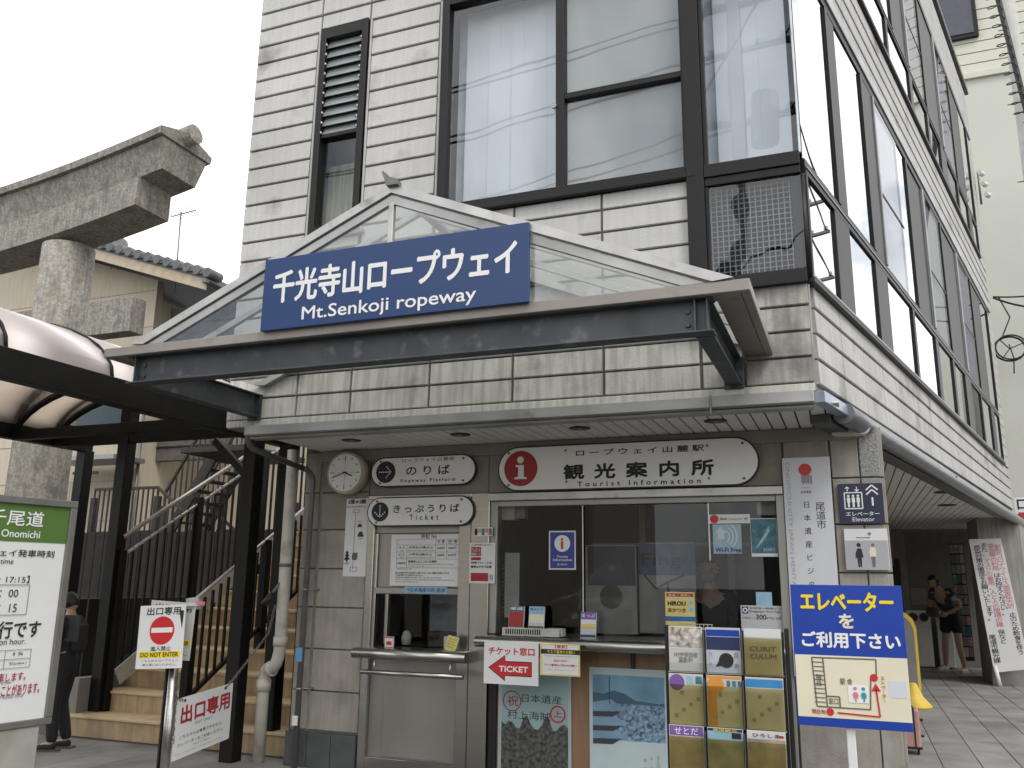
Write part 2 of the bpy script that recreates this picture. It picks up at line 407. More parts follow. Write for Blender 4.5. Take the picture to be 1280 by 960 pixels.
# ------------------------------------------------------------------ place geometry
U = 5.80            # plane of the upper front wall
G = 6.87            # plane of the ground floor front
ROW = 0.1775        # siding course height
Z0 = 2.89           # foot of the first course
TH = R(13.93)       # the side wall leaves the front at this angle from +Y
SD = Vector((math.sin(TH), math.cos(TH), 0)); SN = Vector((math.cos(TH), -math.sin(TH), 0))
P0 = Vector((-0.14, U, 0)); SANG = math.pi / 2 - TH
def SP(s, n, z): return P0 + SD * s + SN * n + Vector((0, 0, z))
def side_x(y, n=0.0):
    """x of the side wall plane (offset n outward) at a given y"""
    s = (y - U + n * math.sin(TH)) / math.cos(TH); return (P0 + SD * s + SN * n).x

# ------------------------------------------------------------------ ground
gm = mesh_from('g', [(-260, -260, 0), (260, -260, 0), (260, 260, 0), (-260, 260, 0)], [(0, 1, 2, 3)], ASPH)
solo('ground', gm, None, None, (0, 0, -0.12), kind='structure')
sb = bpy.data.objects.new('pavement', box_mesh(26, 31, 0.115, PAVEJ, 0)); COL.objects.link(sb)
sb.location = (-4, 12.0, -0.0655); sb['kind'] = 'structure'
def stone(x, y, w, l):
    o = bpy.data.objects.new('paving_stone', box_mesh(w - 0.007, l - 0.007, 0.03, PAVE, 0.003)); COL.objects.link(o)
    o.parent = sb; o.location = Vector((x + w / 2 + random.uniform(-.001, .001), y + l / 2, -0.015 + random.uniform(-.0015, .0015))) - Vector(sb.location)
for i in range(0, 11):
    off = random.choice((0, 0.45, 0.3))
    y = 7.3 - off; x = 0.30 + i * 0.335
    while y < 20.4:
        if x < 0.25 + (y - 5) * 0.2 + 0.9: stone(x, y, 0.335, 0.95)
        y += 0.95
for i in range(0, 11):
    y = 4.65 - random.choice((0, 0.3, 0.6)); x = -8.6 + i * 0.4
    while y < 7.05:
        l = min(0.8, 7.06 - y)
        if l > 0.1: stone(x, y, 0.4, l)
        y += 0.8

# ------------------------------------------------------------------ the station building
B = T('station_building', 'grey three storey ropeway station with clapboard siding and a glazed corner', 'building', (-2.4, 5.8, 0), world=True)
BX0, BX1 = -4.85, -0.155
def board_mesh(L_, h, m, t=0.03):
    k = ('board', round(L_, 3), round(h, 4), m.name, t)
    if k in MESH: return MESH[k]
    x = L_ / 2; c = 0.006
    pr = [(0, 0), (-t + c, 0), (-t, c), (-t + 0.008, h - c), (-t + 0.008 + c, h), (0, h)]   # (y,z)
    n = len(pr); vs = [(-x, y, z) for y, z in pr] + [(x, y, z) for y, z in pr]
    fs = [tuple(range(n)), tuple(range(2 * n - 1, n - 1, -1))] + [(i, n + i, n + (i + 1) % n, (i + 1) % n) for i in range(n)]
    me = mesh_from('board', vs, fs, m); MESH[k] = me; return me
def fboard(x0, x1, z, h, m=BOARD, y=U + 0.03):
    B.add('siding_board', board_mesh(x1 - x0, h, m), ((x0 + x1) / 2, y, z))
def sboard(s0, s1, z, h, m=BOARDS):
    p = SP((s0 + s1) / 2, -0.03, z); B.add('siding_board', board_mesh(s1 - s0, h, m), p, (0, 0, SANG))
def sbox(name, s0, s1, n0, n1, z0, z1, m, parent=None, **k):
    p = SP((s0 + s1) / 2, (n0 + n1) / 2, (z0 + z1) / 2)
    return B.add(name, box_mesh(abs(s1 - s0), abs(n1 - n0), z1 - z0, m), p, (0, 0, SANG), parent, **k)

TOP = 10.85
# structural wall behind the boards, with openings
YB0, YB1 = U + 0.03, U + 0.20
for x0, x1, z0, z1 in ((-4.85, -4.15, 2.82, TOP), (-4.15, -3.67, 2.82, 4.44), (-4.15, -3.67, 6.46, TOP), (-3.67, -2.93, 2.82, TOP),
                       (-2.93, -0.83, 2.82, 4.46), (-2.93, -0.83, 6.46, TOP), (-0.83, -0.20, 2.82, 3.56), (-0.83, -0.20, 6.44, TOP)):
    B.box('wall', x0, x1, YB0, YB1, z0, z1, JOINT, bev=0)
NR = int((7.7 - Z0) / ROW)
cols_low = [-4.85, -4.165, -3.655, -2.955, -2.265, -1.565, -0.875]
for k in range(NR + 1):
    z = Z0 + k * ROW; h = ROW - 0.012; zt = z + h
    segs = []
    if zt < 3.6:
        segs = [(cols_low[i] + (0.012 if i else 0), cols_low[i + 1] - 0.012) for i in range(6)]
        segs += [(-0.863, -0.60), (-0.575, BX1)]
        m_ = PANEL if k < 2 else BOARD
        for a, b in segs: fboard(a, b, z, h, m_ if b < -0.5 else BOARDG)
        continue
    if zt < 4.44:
        segs = [(-4.85, -4.175)] + [(-4.155, -3.665)] + [(-3.645, -2.965), (-2.945, -2.275), (-2.255, -1.575), (-1.555, -0.865)]
        if z < 3.56: segs.append((-0.85, BX1))
    elif zt < 6.5:
        segs = [(-4.85, -4.20), (-3.625, -2.975)]
    else:
        segs = [(-4.85, -4.175), (-4.155, -3.665), (-3.645, -2.965), (-2.945, -2.275), (-2.255, -1.575), (-1.555, -0.865), (-0.845, BX1)]
    for a, b in segs: fboard(a, b, z, h)
    if z < 4.44 < zt:
        for a, b in ((-4.155, -3.665),): fboard(a, b, z, 0.09)
        for a, b in ((-2.945, -2.275), (-2.255, -1.575), (-1.555, -0.865)): fboard(a, b, z, 0.125)
# narrow upright trims beside the windows and at the corner
for x0, x1, z0, z1 in ((-4.19, -4.165, 4.45, 6.45), (-3.655, -3.635, 4.45, 6.45), (-2.965, -2.935, 4.45, 6.45)):
    B.box('window_surround', x0, x1, U + 0.002, U + 0.03, z0, z1, BOARD)
B.box('window_sill', -4.20, -3.60, U - 0.03, U + 0.03, 4.405, 4.44, STONED)
B.box('corner_trim', -0.15, -0.142, U + 0.004, U + 0.03, 2.83, 3.555, BOARDG)
bxs = []
k = NR + 1
while Z0 + k * ROW < TOP - 0.1:
    z = Z0 + k * ROW; bxs.append((-4.85, BX1, U + 0.004, U + 0.0295, z, z + ROW - 0.012)); k += 1
u_ = B.add('upper_cladding', multi(bxs, BOARD), (0, 0, 0), kind='stuff'); u_.location = -Vector((-2.4, 5.8, 0))
B.box('base_moulding', -4.85, -0.15, U + 0.0, U + 0.03, 2.825, 2.88, PANEL)

# left flank, rear and roof
B.box('wall', -4.85, -4.70, YB1, 17.2, 2.84, TOP, BOARD, bev=0)
nb = []
z = Z0
while z < TOP - 0.1:
    nb.append((-4.875, -4.8505, U + 0.03, 17.2, z, z + ROW - 0.014)); z += ROW
u_ = B.add('flank_cladding', multi(nb, BOARD), (0, 0, 0), kind='stuff'); u_.location = -Vector((-2.4, 5.8, 0))
def slab(name, z0, z1, inset, m, y1=17.0, x0=-4.82):
    a = (x0, U + 0.05 + inset); b = (side_x(U + 0.05 + inset, -inset), U + 0.05 + inset); c_ = (side_x(y1, -inset), y1); d = (x0, y1)
    P_ = [a, b, c_, d]; vs = [(x, y, z0) for x, y in P_] + [(x, y, z1) for x, y in P_]
    fs = [(3, 2, 1, 0), (4, 5, 6, 7), (0, 1, 5, 4), (1, 2, 6, 5), (2, 3, 7, 6), (3, 0, 4, 7)]
    o = B.add(name, mesh_from(name, vs, fs, m)); o.location = -Vector((-2.4, 5.8, 0)); return o
slab('floor_slab', 2.86, 3.02, 0.08, INT)
slab('floor_slab', 6.5, 6.95, 0.16, INT)
slab('roof', 10.6, 10.8, 0.1, CONC)
B.box('wall', -4.6, 2.4, 16.9, 17.1, 2.84, TOP, BOARD, bev=0)
# dark partitions inside the upper rooms
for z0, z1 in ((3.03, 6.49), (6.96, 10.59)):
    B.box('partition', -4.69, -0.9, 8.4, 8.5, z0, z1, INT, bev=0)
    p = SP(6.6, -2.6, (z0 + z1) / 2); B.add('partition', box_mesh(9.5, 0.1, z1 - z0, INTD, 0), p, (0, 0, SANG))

# narrow louvred window
wf = B.box('window_frame', -4.155, -4.095, U - 0.02, U + 0.10, 4.445, 6.455, FRAME)
B.box('window_frame', -3.725, -3.665, U - 0.02, U + 0.10, 4.445, 6.455, FRAME)
B.box('window_frame', -4.095, -3.725, U - 0.018, U + 0.10, 6.34, 6.453, FRAME)
B.box('window_frame', -4.095, -3.725, U - 0.018, U + 0.10, 4.447, 4.52, FRAME)
B.box('window_frame', -4.095, -3.725, U + 0.0, U + 0.09, 5.36, 5.40, FRAME)
for i in range(10):
    zc = 5.445 + i * 0.0965
    B.add('louvre', box_mesh(0.365, 0.135, 0.006, mat('frosted_louvre', (0.26, 0.285, 0.285), 0.22, var=0.1), 0), (-3.91, U + 0.035, zc), (R(66), 0, 0))
    for xx in (-4.088, -3.732): B.box('louvre_clip', xx - .006, xx + .006, U - 0.02, U + 0.0, zc - 0.045, zc - 0.025, ALU)
B.box('window_pane', -4.095, -3.725, U + 0.05, U + 0.056, 4.52, 5.36, GL_FRONT, bev=0)
B.box('curtain', -4.14, -3.68, U + 0.22, U + 0.24, 4.46, 5.2, mat('old_curtain', (0.33, 0.32, 0.22), 0.9, var=0.35, scale=4, stretch=(8, 1, 0.5)), bev=0)
B.box('backing', -4.14, -3.68, U + 0.28, U + 0.30, 4.46, 6.45, INT, bev=0)

# big sliding window
def frame_bar(x0, x1, z0, z1, y0=U - 0.03, y1=U + 0.10): return B.box('window_frame', x0, x1, y0, y1, z0, z1, FRAME)
frame_bar(-2.93, -2.865, 4.47, 6.46); frame_bar(-2.865, -0.925, 6.36, 6.458); frame_bar(-2.865, -0.925, 4.472, 4.535)
frame_bar(-1.925, -1.855, 4.535, 6.36, U - 0.005, U + 0.09); frame_bar(-1.855, -0.945, 5.285, 5.335, U + 0.005, U + 0.08)
frame_bar(-0.945, -0.925, 4.535, 6.36, U - 0.01, U + 0.09)
frame_bar(-2.94, -0.86, 4.44, 4.471, U - 0.05, U + 0.06)
for x0, x1, z0, z1, y in ((-2.865, -1.925, 4.535, 6.36, U + 0.02), (-1.855, -0.945, 4.535, 5.285, U + 0.045), (-1.855, -0.945, 5.335, 6.36, U + 0.045)):
    B.box('window_pane', x0, x1, y, y + 0.006, z0, z1, GL_FRONT, bev=0)
    if x0 > -1.9: B.box('insect_screen', x0, x1, y + 0.03, y + 0.032, z0, z1, SCRM, bev=0)
B.add('window_latch', cyl_mesh(0.022, 0.022, 0.02, FRAMEL, 12), (-1.935, U - 0.005, 5.23), (R(90), 0, 0))
# corner post and frames of the glazed corner
B.box('window_frame', -0.925, -0.80, U - 0.045, U + 0.13, 3.60, 6.46, FRAME)
for z0, z1, y0 in ((3.565, 3.665, U - 0.035), (4.355, 4.415, U - 0.03), (4.417, 4.515, U - 0.045), (6.28, 6.44, U - 0.04)):
    B.box('window_frame', -0.80, -0.15, y0, U + 0.05, z0, z1, FRAME)
B.box('window_frame', -0.80, -0.775, U - 0.02, U + 0.05, 3.665, 4.355, FRAME); B.box('window_frame', -0.80, -0.77, U - 0.02, U + 0.05, 4.515, 6.28, FRAME)
B.box('window_pane', -0.77, -0.152, U - 0.006, U, 4.515, 6.28, GL_FRONT, bev=0)
B.box('corner_bead', -0.152, -0.136, U - 0.010, U + 0.014, 4.516, 6.279, mat('glass_corner_bead', (0.6, 0.66, 0.7), 0.2, metal=0.3))
B.box('window_pane', -0.775, -0.152, U - 0.006, U, 3.665, 4.355, glass('low_pane_glass', (0.7, 0.72, 0.74), ior=1.7, wav=0.006, wscale=3), bev=0)
B.rod('window_frame', (-0.145, U + 0.02, 3.60), (-0.145, U + 0.02, 4.36), 0.024, FRAME)
# white grille standing behind the low corner pane
gx = [(-0.775 + i * 0.0385, -0.775 + i * 0.0385 + 0.0065) for i in range(16)]; gz = [3.685 + i * 0.0385 for i in range(18)]
u_ = B.add('grille', multi([(a, b, U + 0.05, U + 0.06, 3.68, 4.35) for a, b in gx] + [(-0.775, -0.21, U + 0.061, U + 0.07, z, z + 0.006) for z in gz],
      mat('grille_white', (0.34, 0.355, 0.36), 0.5)), (0, 0, 0), kind='stuff'); u_.location = -Vector((-2.4, 5.8, 0))
# blinds: each strip hangs on its own
x = -2.80; k = 0
while x < -0.22:
    if not (-0.93 < x < -0.80):
        w = 0.098 if k % 7 else 0.085
        B.box('blind_strip', x, x + 0.108, U + 0.213 + 0.006 * (k % 2), U + 0.215 + 0.006 * (k % 2), 4.56 if x < -0.9 else 4.5, 6.42, BLIND, rot=(0, 0, R(random.uniform(-4, 4))), bev=0)
    x += 0.104; k += 1
B.box('blind_backing', -2.9, -0.35, U + 0.27, U + 0.275, 4.48, 6.46, mat('blind_backing', (0.66, 0.68, 0.73), 0.9), bev=0)

# ---- side wall
SE = 11.55
for s0, s1, z0, z1 in ((0.05, SE, 2.82, 3.57), (0.05, SE, 6.30, 7.20), (0.05, SE, 9.80, TOP), (10.72, SE, 3.57, 6.30), (10.72, SE, 7.20, 9.80)):
    sbox('wall', s0, s1, -0.03, -0.2, z0, z1, JOINT)
for k in range(4):
    s = 0.10
    while s < SE - 0.05:
        e = min(s + 0.655, SE); sboard(s, e - 0.010, Z0 + k * ROW, ROW - 0.012 - (0.015 if k == 3 else 0)); s = e
s = 0.0; zz = 6.42
for k in range(4):
    s = 0.05
    while s < SE - 0.05:
        e = min(s + 1.31, SE); sboard(s, e - 0.010, zz + k * 0.195, 0.183); s = e
def sstack(name, s0, s1, z0, z1, pitch, m):
    bm_ = []; z = z0
    while z + pitch <= z1 + 0.01:
        bm_.append((-(s1 - s0) / 2, (s1 - s0) / 2, -0.03, -0.002, z, z + pitch - 0.014)); z += pitch
    p = SP((s0 + s1) / 2, -0.03, 0); o = B.add(name, multi(bm_, m), (p.x, p.y, 0), (0, 0, SANG), kind='stuff')
sstack('end_cladding', 10.75, SE, 3.60, 6.3, ROW, BOARDS); sstack('end_cladding', 10.75, SE, 7.2, 9.8, ROW, BOARDS)
sstack('parapet_cladding', 0.05, SE, 9.85, 10.80, 0.10, BOARD)
sbox('parapet_cap', 0.0, SE + .05, 0.05, -0.2, 10.82, 10.93, FLASH)
sbox('gutter', 0.0, 10.74, 0.03, -0.03, 6.305, 6.415, GUTTER)
sbox('window_head', 0.02, 10.72, 0.015, -0.16, 6.22, 6.304, FRAME)
sbox('window_head', 0.02, 10.72, 0.015, -0.16, 9.70, 9.80, FRAME)
sbox('window_sill', 0.0, 10.74, 0.035, -0.05, 3.565, 3.60, FRAME); sbox('window_sill', 0.0, 10.74, 0.03, -0.05, 7.20, 7.25, FRAME)
sbox('sill_trim', 0.0, 10.74, 0.036, 0.03, 3.602, 3.618, FRAMEL)
for z0, z1 in ((4.36, 4.42), (7.74, 7.80)):
    sbox('window_rail', 0.03, 10.72, 0.02, -0.07, z0, z1, FRAME); sbox('rail_trim', 0.03, 10.72, 0.028, 0.0205, z1 - 0.012, z1 - 0.002, FRAMEL)
sbox('window_rail', 0.03, 10.72, 0.015, -0.05, 4.42, 4.485, FRAME); sbox('window_rail', 0.03, 10.72, 0.015, -0.05, 7.80, 7.86, FRAME)
low = [(0.06, 0.73), (1.15, 2.01), (2.47, 3.60), (3.70, 4.87), (5.06, 6.03), (6.17, 7.02), (7.55, 8.5), (8.62, 9.6), (10.0, 10.68)]
for a, b in low:
    for z0, z1 in ((3.62, 4.355), (7.25, 7.735)):
        sbox('window_pane', a, b, 0.004, -0.002, z0, z1, GL_SIDE, bev=None) if False else B.add('window_pane', box_mesh(b - a, 0.006, z1 - z0, GL_SIDE, 0), SP((a + b) / 2, 0.0, (z0 + z1) / 2), (0, 0, SANG))
prev = 0.02
for a, b in low + [(10.72, 10.72)]:
    if a - prev > 0.03:
        for z0, z1 in ((3.60, 4.36), (7.25, 7.74)): sbox('mullion', prev, a, 0.022, -0.09, z0, z1, FRAME)
    prev = b
# tall lights: (start, end, kind) g glass, s screened panel, m mullion
tall = [(0.03, 0.90, 'g'), (0.90, 1.20, 'm'), (1.20, 2.05, 'g'), (2.05, 2.52, 'm'), (2.52, 2.56, 't'), (2.56, 3.62, 's'), (3.62, 4.02, 'g'), (4.02, 4.95, 'm'),
        (4.95, 5.02, 't'), (5.02, 6.15, 's'), (6.15, 7.40, 'm'), (7.40, 7.48, 't'), (7.48, 8.70, 's'), (8.70, 9.85, 'm'), (9.85, 10.66, 'g'), (10.66, 10.72, 'm')]
for a, b, kd in tall:
    for z0, z1 in ((4.485, 6.22), (7.86, 9.70)):
        zc = (z0 + z1) / 2
        if kd == 'm':
            sbox('mullion', a, b, 0.0 if b - a > 0.8 else 0.012, -0.10, z0, z1, FRAME)
            sbox('mullion', a, a + 0.07, 0.022, 0.0002 if b - a > 0.8 else 0.0122, z0, z1, FRAME)
        elif kd == 't': sbox('mullion', a, b, 0.028, -0.05, z0, z1, FRAMEL)
        elif kd == 'g':
            B.add('window_pane', box_mesh(b - a, 0.006, z1 - z0, GL_SIDE, 0), SP((a + b) / 2, 0.0, zc), (0, 0, SANG))
        else:
            B.add('window_pane', box_mesh(b - a, 0.006, z1 - z0, glass('screened_glass', (0.85, 0.86, 0.9), ior=1.25), 0), SP((a + b) / 2, 0.006, zc), (0, 0, SANG))
            sbox('roller_screen', a, b, -0.02, -0.03, z0, z1, SCREEN)
            sbox('window_rail', a, b, 0.016, 0.0095, z0 + (z1 - z0) * 0.43, z0 + (z1 - z0) * 0.43 + 0.02, FRAME)
# white roller blinds glimpsed low behind the first lights
0 and B.add('roller_blind', box_mesh(2.0, 0.01, 1.8, BLIND, 0), SP(1.1, -0.45, 5.35), (0, 0, SANG))

# ---- eaves of the ground floor: gutter, soffit slats, downlights
B.box('gutter', -4.62, -0.82, U - 0.05, U + 0.03, 2.745, 2.822, GUTTER)
B.box('gutter', -0.812, -0.16, U - 0.05, U + 0.03, 2.747, 2.824, GUTTER)
B.box('gutter_return', -0.82, -0.81, U - 0.057, U - 0.02, 2.70, 2.828, FRAMEL)
sbox('gutter', 0.0, 1.08, 0.05, -0.03, 2.745, 2.822, mat('gutter_blue_grey', (0.36, 0.42, 0.50), 0.35, metal=0.5, var=0.1))
B.box('eaves_trim', -4.62, -0.17, U + 0.032, U + 0.14, 2.725, 2.744, GUTTER)
x = -4.60
while x < 0.0:
    y1 = G - 0.01; y0 = U + 0.145
    if side_x(y0, -0.1) < x + 0.09: y0 = max(y0, U + (x + 0.09 + 0.04) / math.tan(TH))
    if y1 - y0 > 0.08: B.box('soffit_slat', x, x + 0.088, y0, y1, 2.765, 2.777, SOFFIT, bev=0.002)
    x += 0.1
slab('soffit_board', 2.79, 2.815, 0.04, SOFFITD, y1=20.3, x0=-4.62)
x = 0.28
while x < 3.35:
    y0 = max(G + 0.35, U + (x + 0.0915 + 0.14 + 0.12) / math.tan(TH))
    if y0 < 20.2: B.box('soffit_slat', x, x + 0.088, y0, 20.25, 2.765, 2.777, SOFFIT, bev=0.002)
    x += 0.1
for x in (-3.96, -2.93, -1.91, -0.87):
    o = B.add('downlight', lathe_mesh([(0.075, 0), (0.085, 0.004), (0.085, 0.01), (0.06, 0.012), (0.055, 0.10)], BLACK, 24), (x, 6.35, 2.757))
    B.add('lamp_reflector', lathe_mesh([(0.018, 0.0), (0.03, 0.012), (0.05, 0.04)], FRAMEL, 16), (x, 6.35, 2.752), parent=o)
for x, y in ((1.0, 10.5), (1.15, 12.2), (1.35, 14.2)):
    B.add('downlight', lathe_mesh([(0.12, 0), (0.13, 0.004), (0.13, 0.012)], BLACK, 20), (x, y, 2.752))
# rounded fascia gutter along the side
pts = [SP(0.55 + i * 0.5, 0.02, 2.765 - i * 0.002) for i in range(25)]
o = B.add('side_gutter', tube_mesh([p - P0 for p in pts], 0.075, mat('side_gutter_metal', (0.22, 0.23, 0.24), 0.35, metal=0.6, var=0.2), 12)); o.location = P0 - Vector((-2.4, 5.8, 0))
sbox('gutter_back', 0.5, 12.0, -0.06, -0.2, 2.70, 2.80, FLASH)
B.add('gutter_end', prism_mesh(stadium(-.19, .09, -.055, .055), .10, mat('white_plastic', (0.7, 0.7, 0.68), 0.4)), SP(0.98, 0.0, 2.735))

# ---- ground floor front wall
def panel(x0, x1, z0, z1, m=STONE, y=G, nm='stone_panel'): return B.box(nm, x0, x1, y, y + 0.04, z0, z1, m, bev=0.004)
B.box('wall', -4.78, -4.06, G + 0.03, G + 0.25, 0.0, 2.80, JOINT, bev=0)
B.box('wall', -0.47, 0.22, G + 0.03, G + 0.32, 0.0, 2.80, JOINT, bev=0)
B.box('wall', -4.06, -0.47, G + 0.03, G + 0.25, 2.33, 2.80, JOINT, bev=0)
zs = [0.30, 0.63, 0.985, 1.345, 1.685, 2.035, 2.375, 2.76]
for a, b in zip(zs, zs[1:]):
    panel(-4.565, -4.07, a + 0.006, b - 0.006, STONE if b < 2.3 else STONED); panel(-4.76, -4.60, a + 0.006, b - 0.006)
    panel(-0.44, -0.115, a + 0.006, b - 0.006); panel(-0.10, 0.09, a + 0.006, b - 0.006, STONE); panel(0.10, 0.235, a + 0.006, b - 0.006, PEBBLE if b > 2.5 else STONE)
    for i, yy in enumerate((G + 0.045,)): B.box('stone_panel', 0.22, 0.262, yy, yy + 0.27, a + 0.006, b - 0.006, STONE)
B.box('stone_panel', -4.60, -4.567, G + 0.01, G + 0.03, 0.3, 2.76, JOINT, bev=0)
for x0, x1 in ((-4.78, -4.56), (-4.555, -4.315), (-4.31, -4.07)):
    B.box('plinth_tile', x0, x1, G - 0.035, G + 0.03, 0.0, 0.285, PLINTH)
for x0, x1 in ((-0.46, -0.12), (-0.115, 0.25)): B.box('plinth_tile', x0, x1, G - 0.03, G + 0.03, 0.0, 0.285, PLINTH)
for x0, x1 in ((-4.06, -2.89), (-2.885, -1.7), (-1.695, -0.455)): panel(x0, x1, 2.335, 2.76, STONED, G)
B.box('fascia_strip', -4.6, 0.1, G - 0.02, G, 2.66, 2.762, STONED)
B.box('access_plate', -0.60, -0.50, G - 0.006, G, 2.50, 2.66, STONED)
# ticket window bay in stainless steel
for x0, x1, y0 in ((-4.055, -3.985, G - 0.02), (-3.15, -3.04, G - 0.02)): B.box('steel_jamb', x0, x1, y0, G + 0.12, 0.0, 2.33, STEEL)
B.box('steel_header', -4.055, -3.03, G - 0.03, G + 0.1, 2.30, 2.334, STEEL); B.box('steel_panel', -3.985, -3.15, G + 0.02, G + 0.05, 2.0, 2.30, STEELD)
B.box('steel_mullion', -3.985, -3.955, G + 0.0, G + 0.08, 0.95, 2.0, STEEL); B.box('steel_rail', -3.985, -3.15, G, G + 0.07, 1.475, 1.53, STEELD); B.box('steel_mullion', -3.86, -3.83, G + 0.005, G + 0.06, 1.05, 1.475, STEEL)
B.box('steel_panel', -3.955, -3.15, G + 0.03, G + 0.05, 1.53, 2.0, STEELD)
B.box('ticket_glass', -3.83, -3.15, G + 0.03, G + 0.036, 1.04, 1.475, GL_OFFICE, bev=0); B.box('ticket_glass', -3.955, -3.86, G + 0.03, G + 0.036, 1.04, 1.475, GL_OFFICE, bev=0)
B.box('steel_panel', -3.985, -3.15, G + 0.032, G + 0.05, 0.10, 1.03, STEELD); B.box('steel_panel', -3.84, -3.155, G + 0.02, G + 0.031, 0.14, 0.80, STEELD); B.box('steel_sill', -3.985, -3.15, G - 0.02, G + 0.06, 0.02, 0.13, STEEL)
def shelf(x0, x1, zt, depth, hh, nm):
    """steel counter with a rolled front edge"""
    pr = [(0, -hh)]; n = 8
    for i in range(n + 1):
        a = -math.pi / 2 - math.pi * i / n; pr.append((-depth + hh / 2 + hh / 2 * math.cos(a), -hh / 2 + hh / 2 * math.sin(a)))
    pr += [(0, 0)]; nn = len(pr)
    vs = [(x0, y, z) for y, z in pr] + [(x1, y, z) for y, z in pr]
    fs = [tuple(range(nn)), tuple(range(2 * nn - 1, nn - 1, -1))] + [(i, nn + i, nn + (i + 1) % nn, (i + 1) % nn) for i in range(nn)]
    me = mesh_from(nm, vs, fs, STEEL)
    for p in me.polygons[2:]: p.use_smooth = True
    return B.add(nm, me, (0, G + 0.03, zt))
shelf(-4.01, -2.96, 1.03, 0.30, 0.085, 'ticket_counter'); shelf(-2.87, -0.48, 1.165, 0.32, 0.085, 'office_counter')
B.rod('counter_rail', (-3.92, G - 0.24, 0.84), (-2.98, G - 0.24, 0.84), 0.020, STEEL, 14)
for x in (-3.80, -3.10): B.rod('rail_bracket', (x, G - 0.23, 0.95), (x, G - 0.24, 0.84), 0.008, STEEL, 8)
B.box('steel_column', -3.03, -2.865, G - 0.03, G + 0.14, 0.0, 2.333, STEEL)
# information window
B.box('window_head_rail', -2.87, -0.46, G - 0.05, G + 0.06, 2.262, 2.325, ALU)
B.box('window_frame', -2.865, -2.80, G - 0.005, G + 0.1, 1.17, 2.262, STEELD); B.box('window_frame', -0.515, -0.455, G - 0.01, G + 0.1, 0.0, 2.262, STEELD)
B.box('window_frame', -2.80, -0.515, G + 0.0, G + 0.09, 2.215, 2.262, STEELD)
for i, (x0, x1, yy) in enumerate(((-2.80, -2.055, G + 0.03), (-2.05, -1.035, G + 0.05), (-1.03, -0.515, G + 0.03))):
    B.box('office_glass', x0, x1, yy, yy + 0.006, 1.17, 2.215, GL_OFFICE, bev=0)
for x in (-2.056, -1.032): B.box('glass_edge', x, x + 0.008, G + 0.022, G + 0.03, 1.17 if x < -2 else 1.77, 2.23, mat('bright_edge', (0.7, 0.7, 0.68), 0.3, metal=0.4))
B.box('counter_front', -2.86, -0.52, G + 0.03, G + 0.06, 0.0, 1.085, WOOD)
for x0, x1 in ((-2.86, -2.79), (-1.665, -1.635), (-0.56, -0.52)): B.box('counter_post', x0, x1, G + 0.0, G + 0.03, 0.0 if x0 != -1.665 else 0.945, 1.08, BLACK)
# the office inside
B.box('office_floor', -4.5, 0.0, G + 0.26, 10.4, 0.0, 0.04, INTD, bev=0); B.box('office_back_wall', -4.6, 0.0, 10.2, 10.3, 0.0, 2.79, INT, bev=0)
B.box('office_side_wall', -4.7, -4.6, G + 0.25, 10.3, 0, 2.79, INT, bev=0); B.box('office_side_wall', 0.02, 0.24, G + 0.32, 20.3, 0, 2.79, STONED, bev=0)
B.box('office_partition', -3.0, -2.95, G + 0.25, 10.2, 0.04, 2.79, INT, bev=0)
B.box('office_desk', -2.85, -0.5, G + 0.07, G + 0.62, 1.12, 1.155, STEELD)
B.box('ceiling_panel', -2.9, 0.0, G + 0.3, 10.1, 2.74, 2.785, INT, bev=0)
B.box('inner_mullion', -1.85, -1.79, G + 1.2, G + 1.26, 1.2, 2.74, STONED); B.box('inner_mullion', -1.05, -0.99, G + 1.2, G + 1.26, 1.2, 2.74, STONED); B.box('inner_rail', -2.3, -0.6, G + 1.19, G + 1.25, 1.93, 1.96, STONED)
# the covered passage at the side
B.box('passage_back_wall', 0.2, 1.05, 20.3, 20.5, 0, 2.79, mat('passage_wall', (0.30, 0.29, 0.27), 0.85)); B.box('passage_back_wall', 1.052, 3.4, 20.32, 20.5, 0, 2.79, mat('passage_wall_dark', (0.2, 0.195, 0.185), 0.85))
B.box('passage_door', 0.55, 0.92, 20.25, 20.295, 0, 2.15, BLACK)
dp = B.box('door_plate', 0.62, 0.80, 20.235, 20.249, 1.99, 2.16, GREYW); B.txt('エレ', 0.65, 0.77, 2.03, 2.12, 20.233, INK, parent=dp)
pf = []
pr_ = [(2.06, 17.05), (2.70, 17.05), (3.05, 18.5), (2.06, 18.5)]
vs = [(x, y, 0.0) for x, y in pr_] + [(x, y, 2.78) for x, y in pr_]
o = B.add('passage_pier', mesh_from('pier', vs, [(3, 2, 1, 0), (4, 5, 6, 7), (0, 1, 5, 4), (1, 2, 6, 5), (2, 3, 7, 6), (3, 0, 4, 7)], mat('pier_render', (0.36, 0.35, 0.32), 0.85, var=0.1, scale=2, streak=0.25))); o.location = -Vector((-2.4, 5.8, 0))
B.box('pier_plinth', 2.04, 2.73, 17.02, 17.048, 0.0, 0.24, CONC)
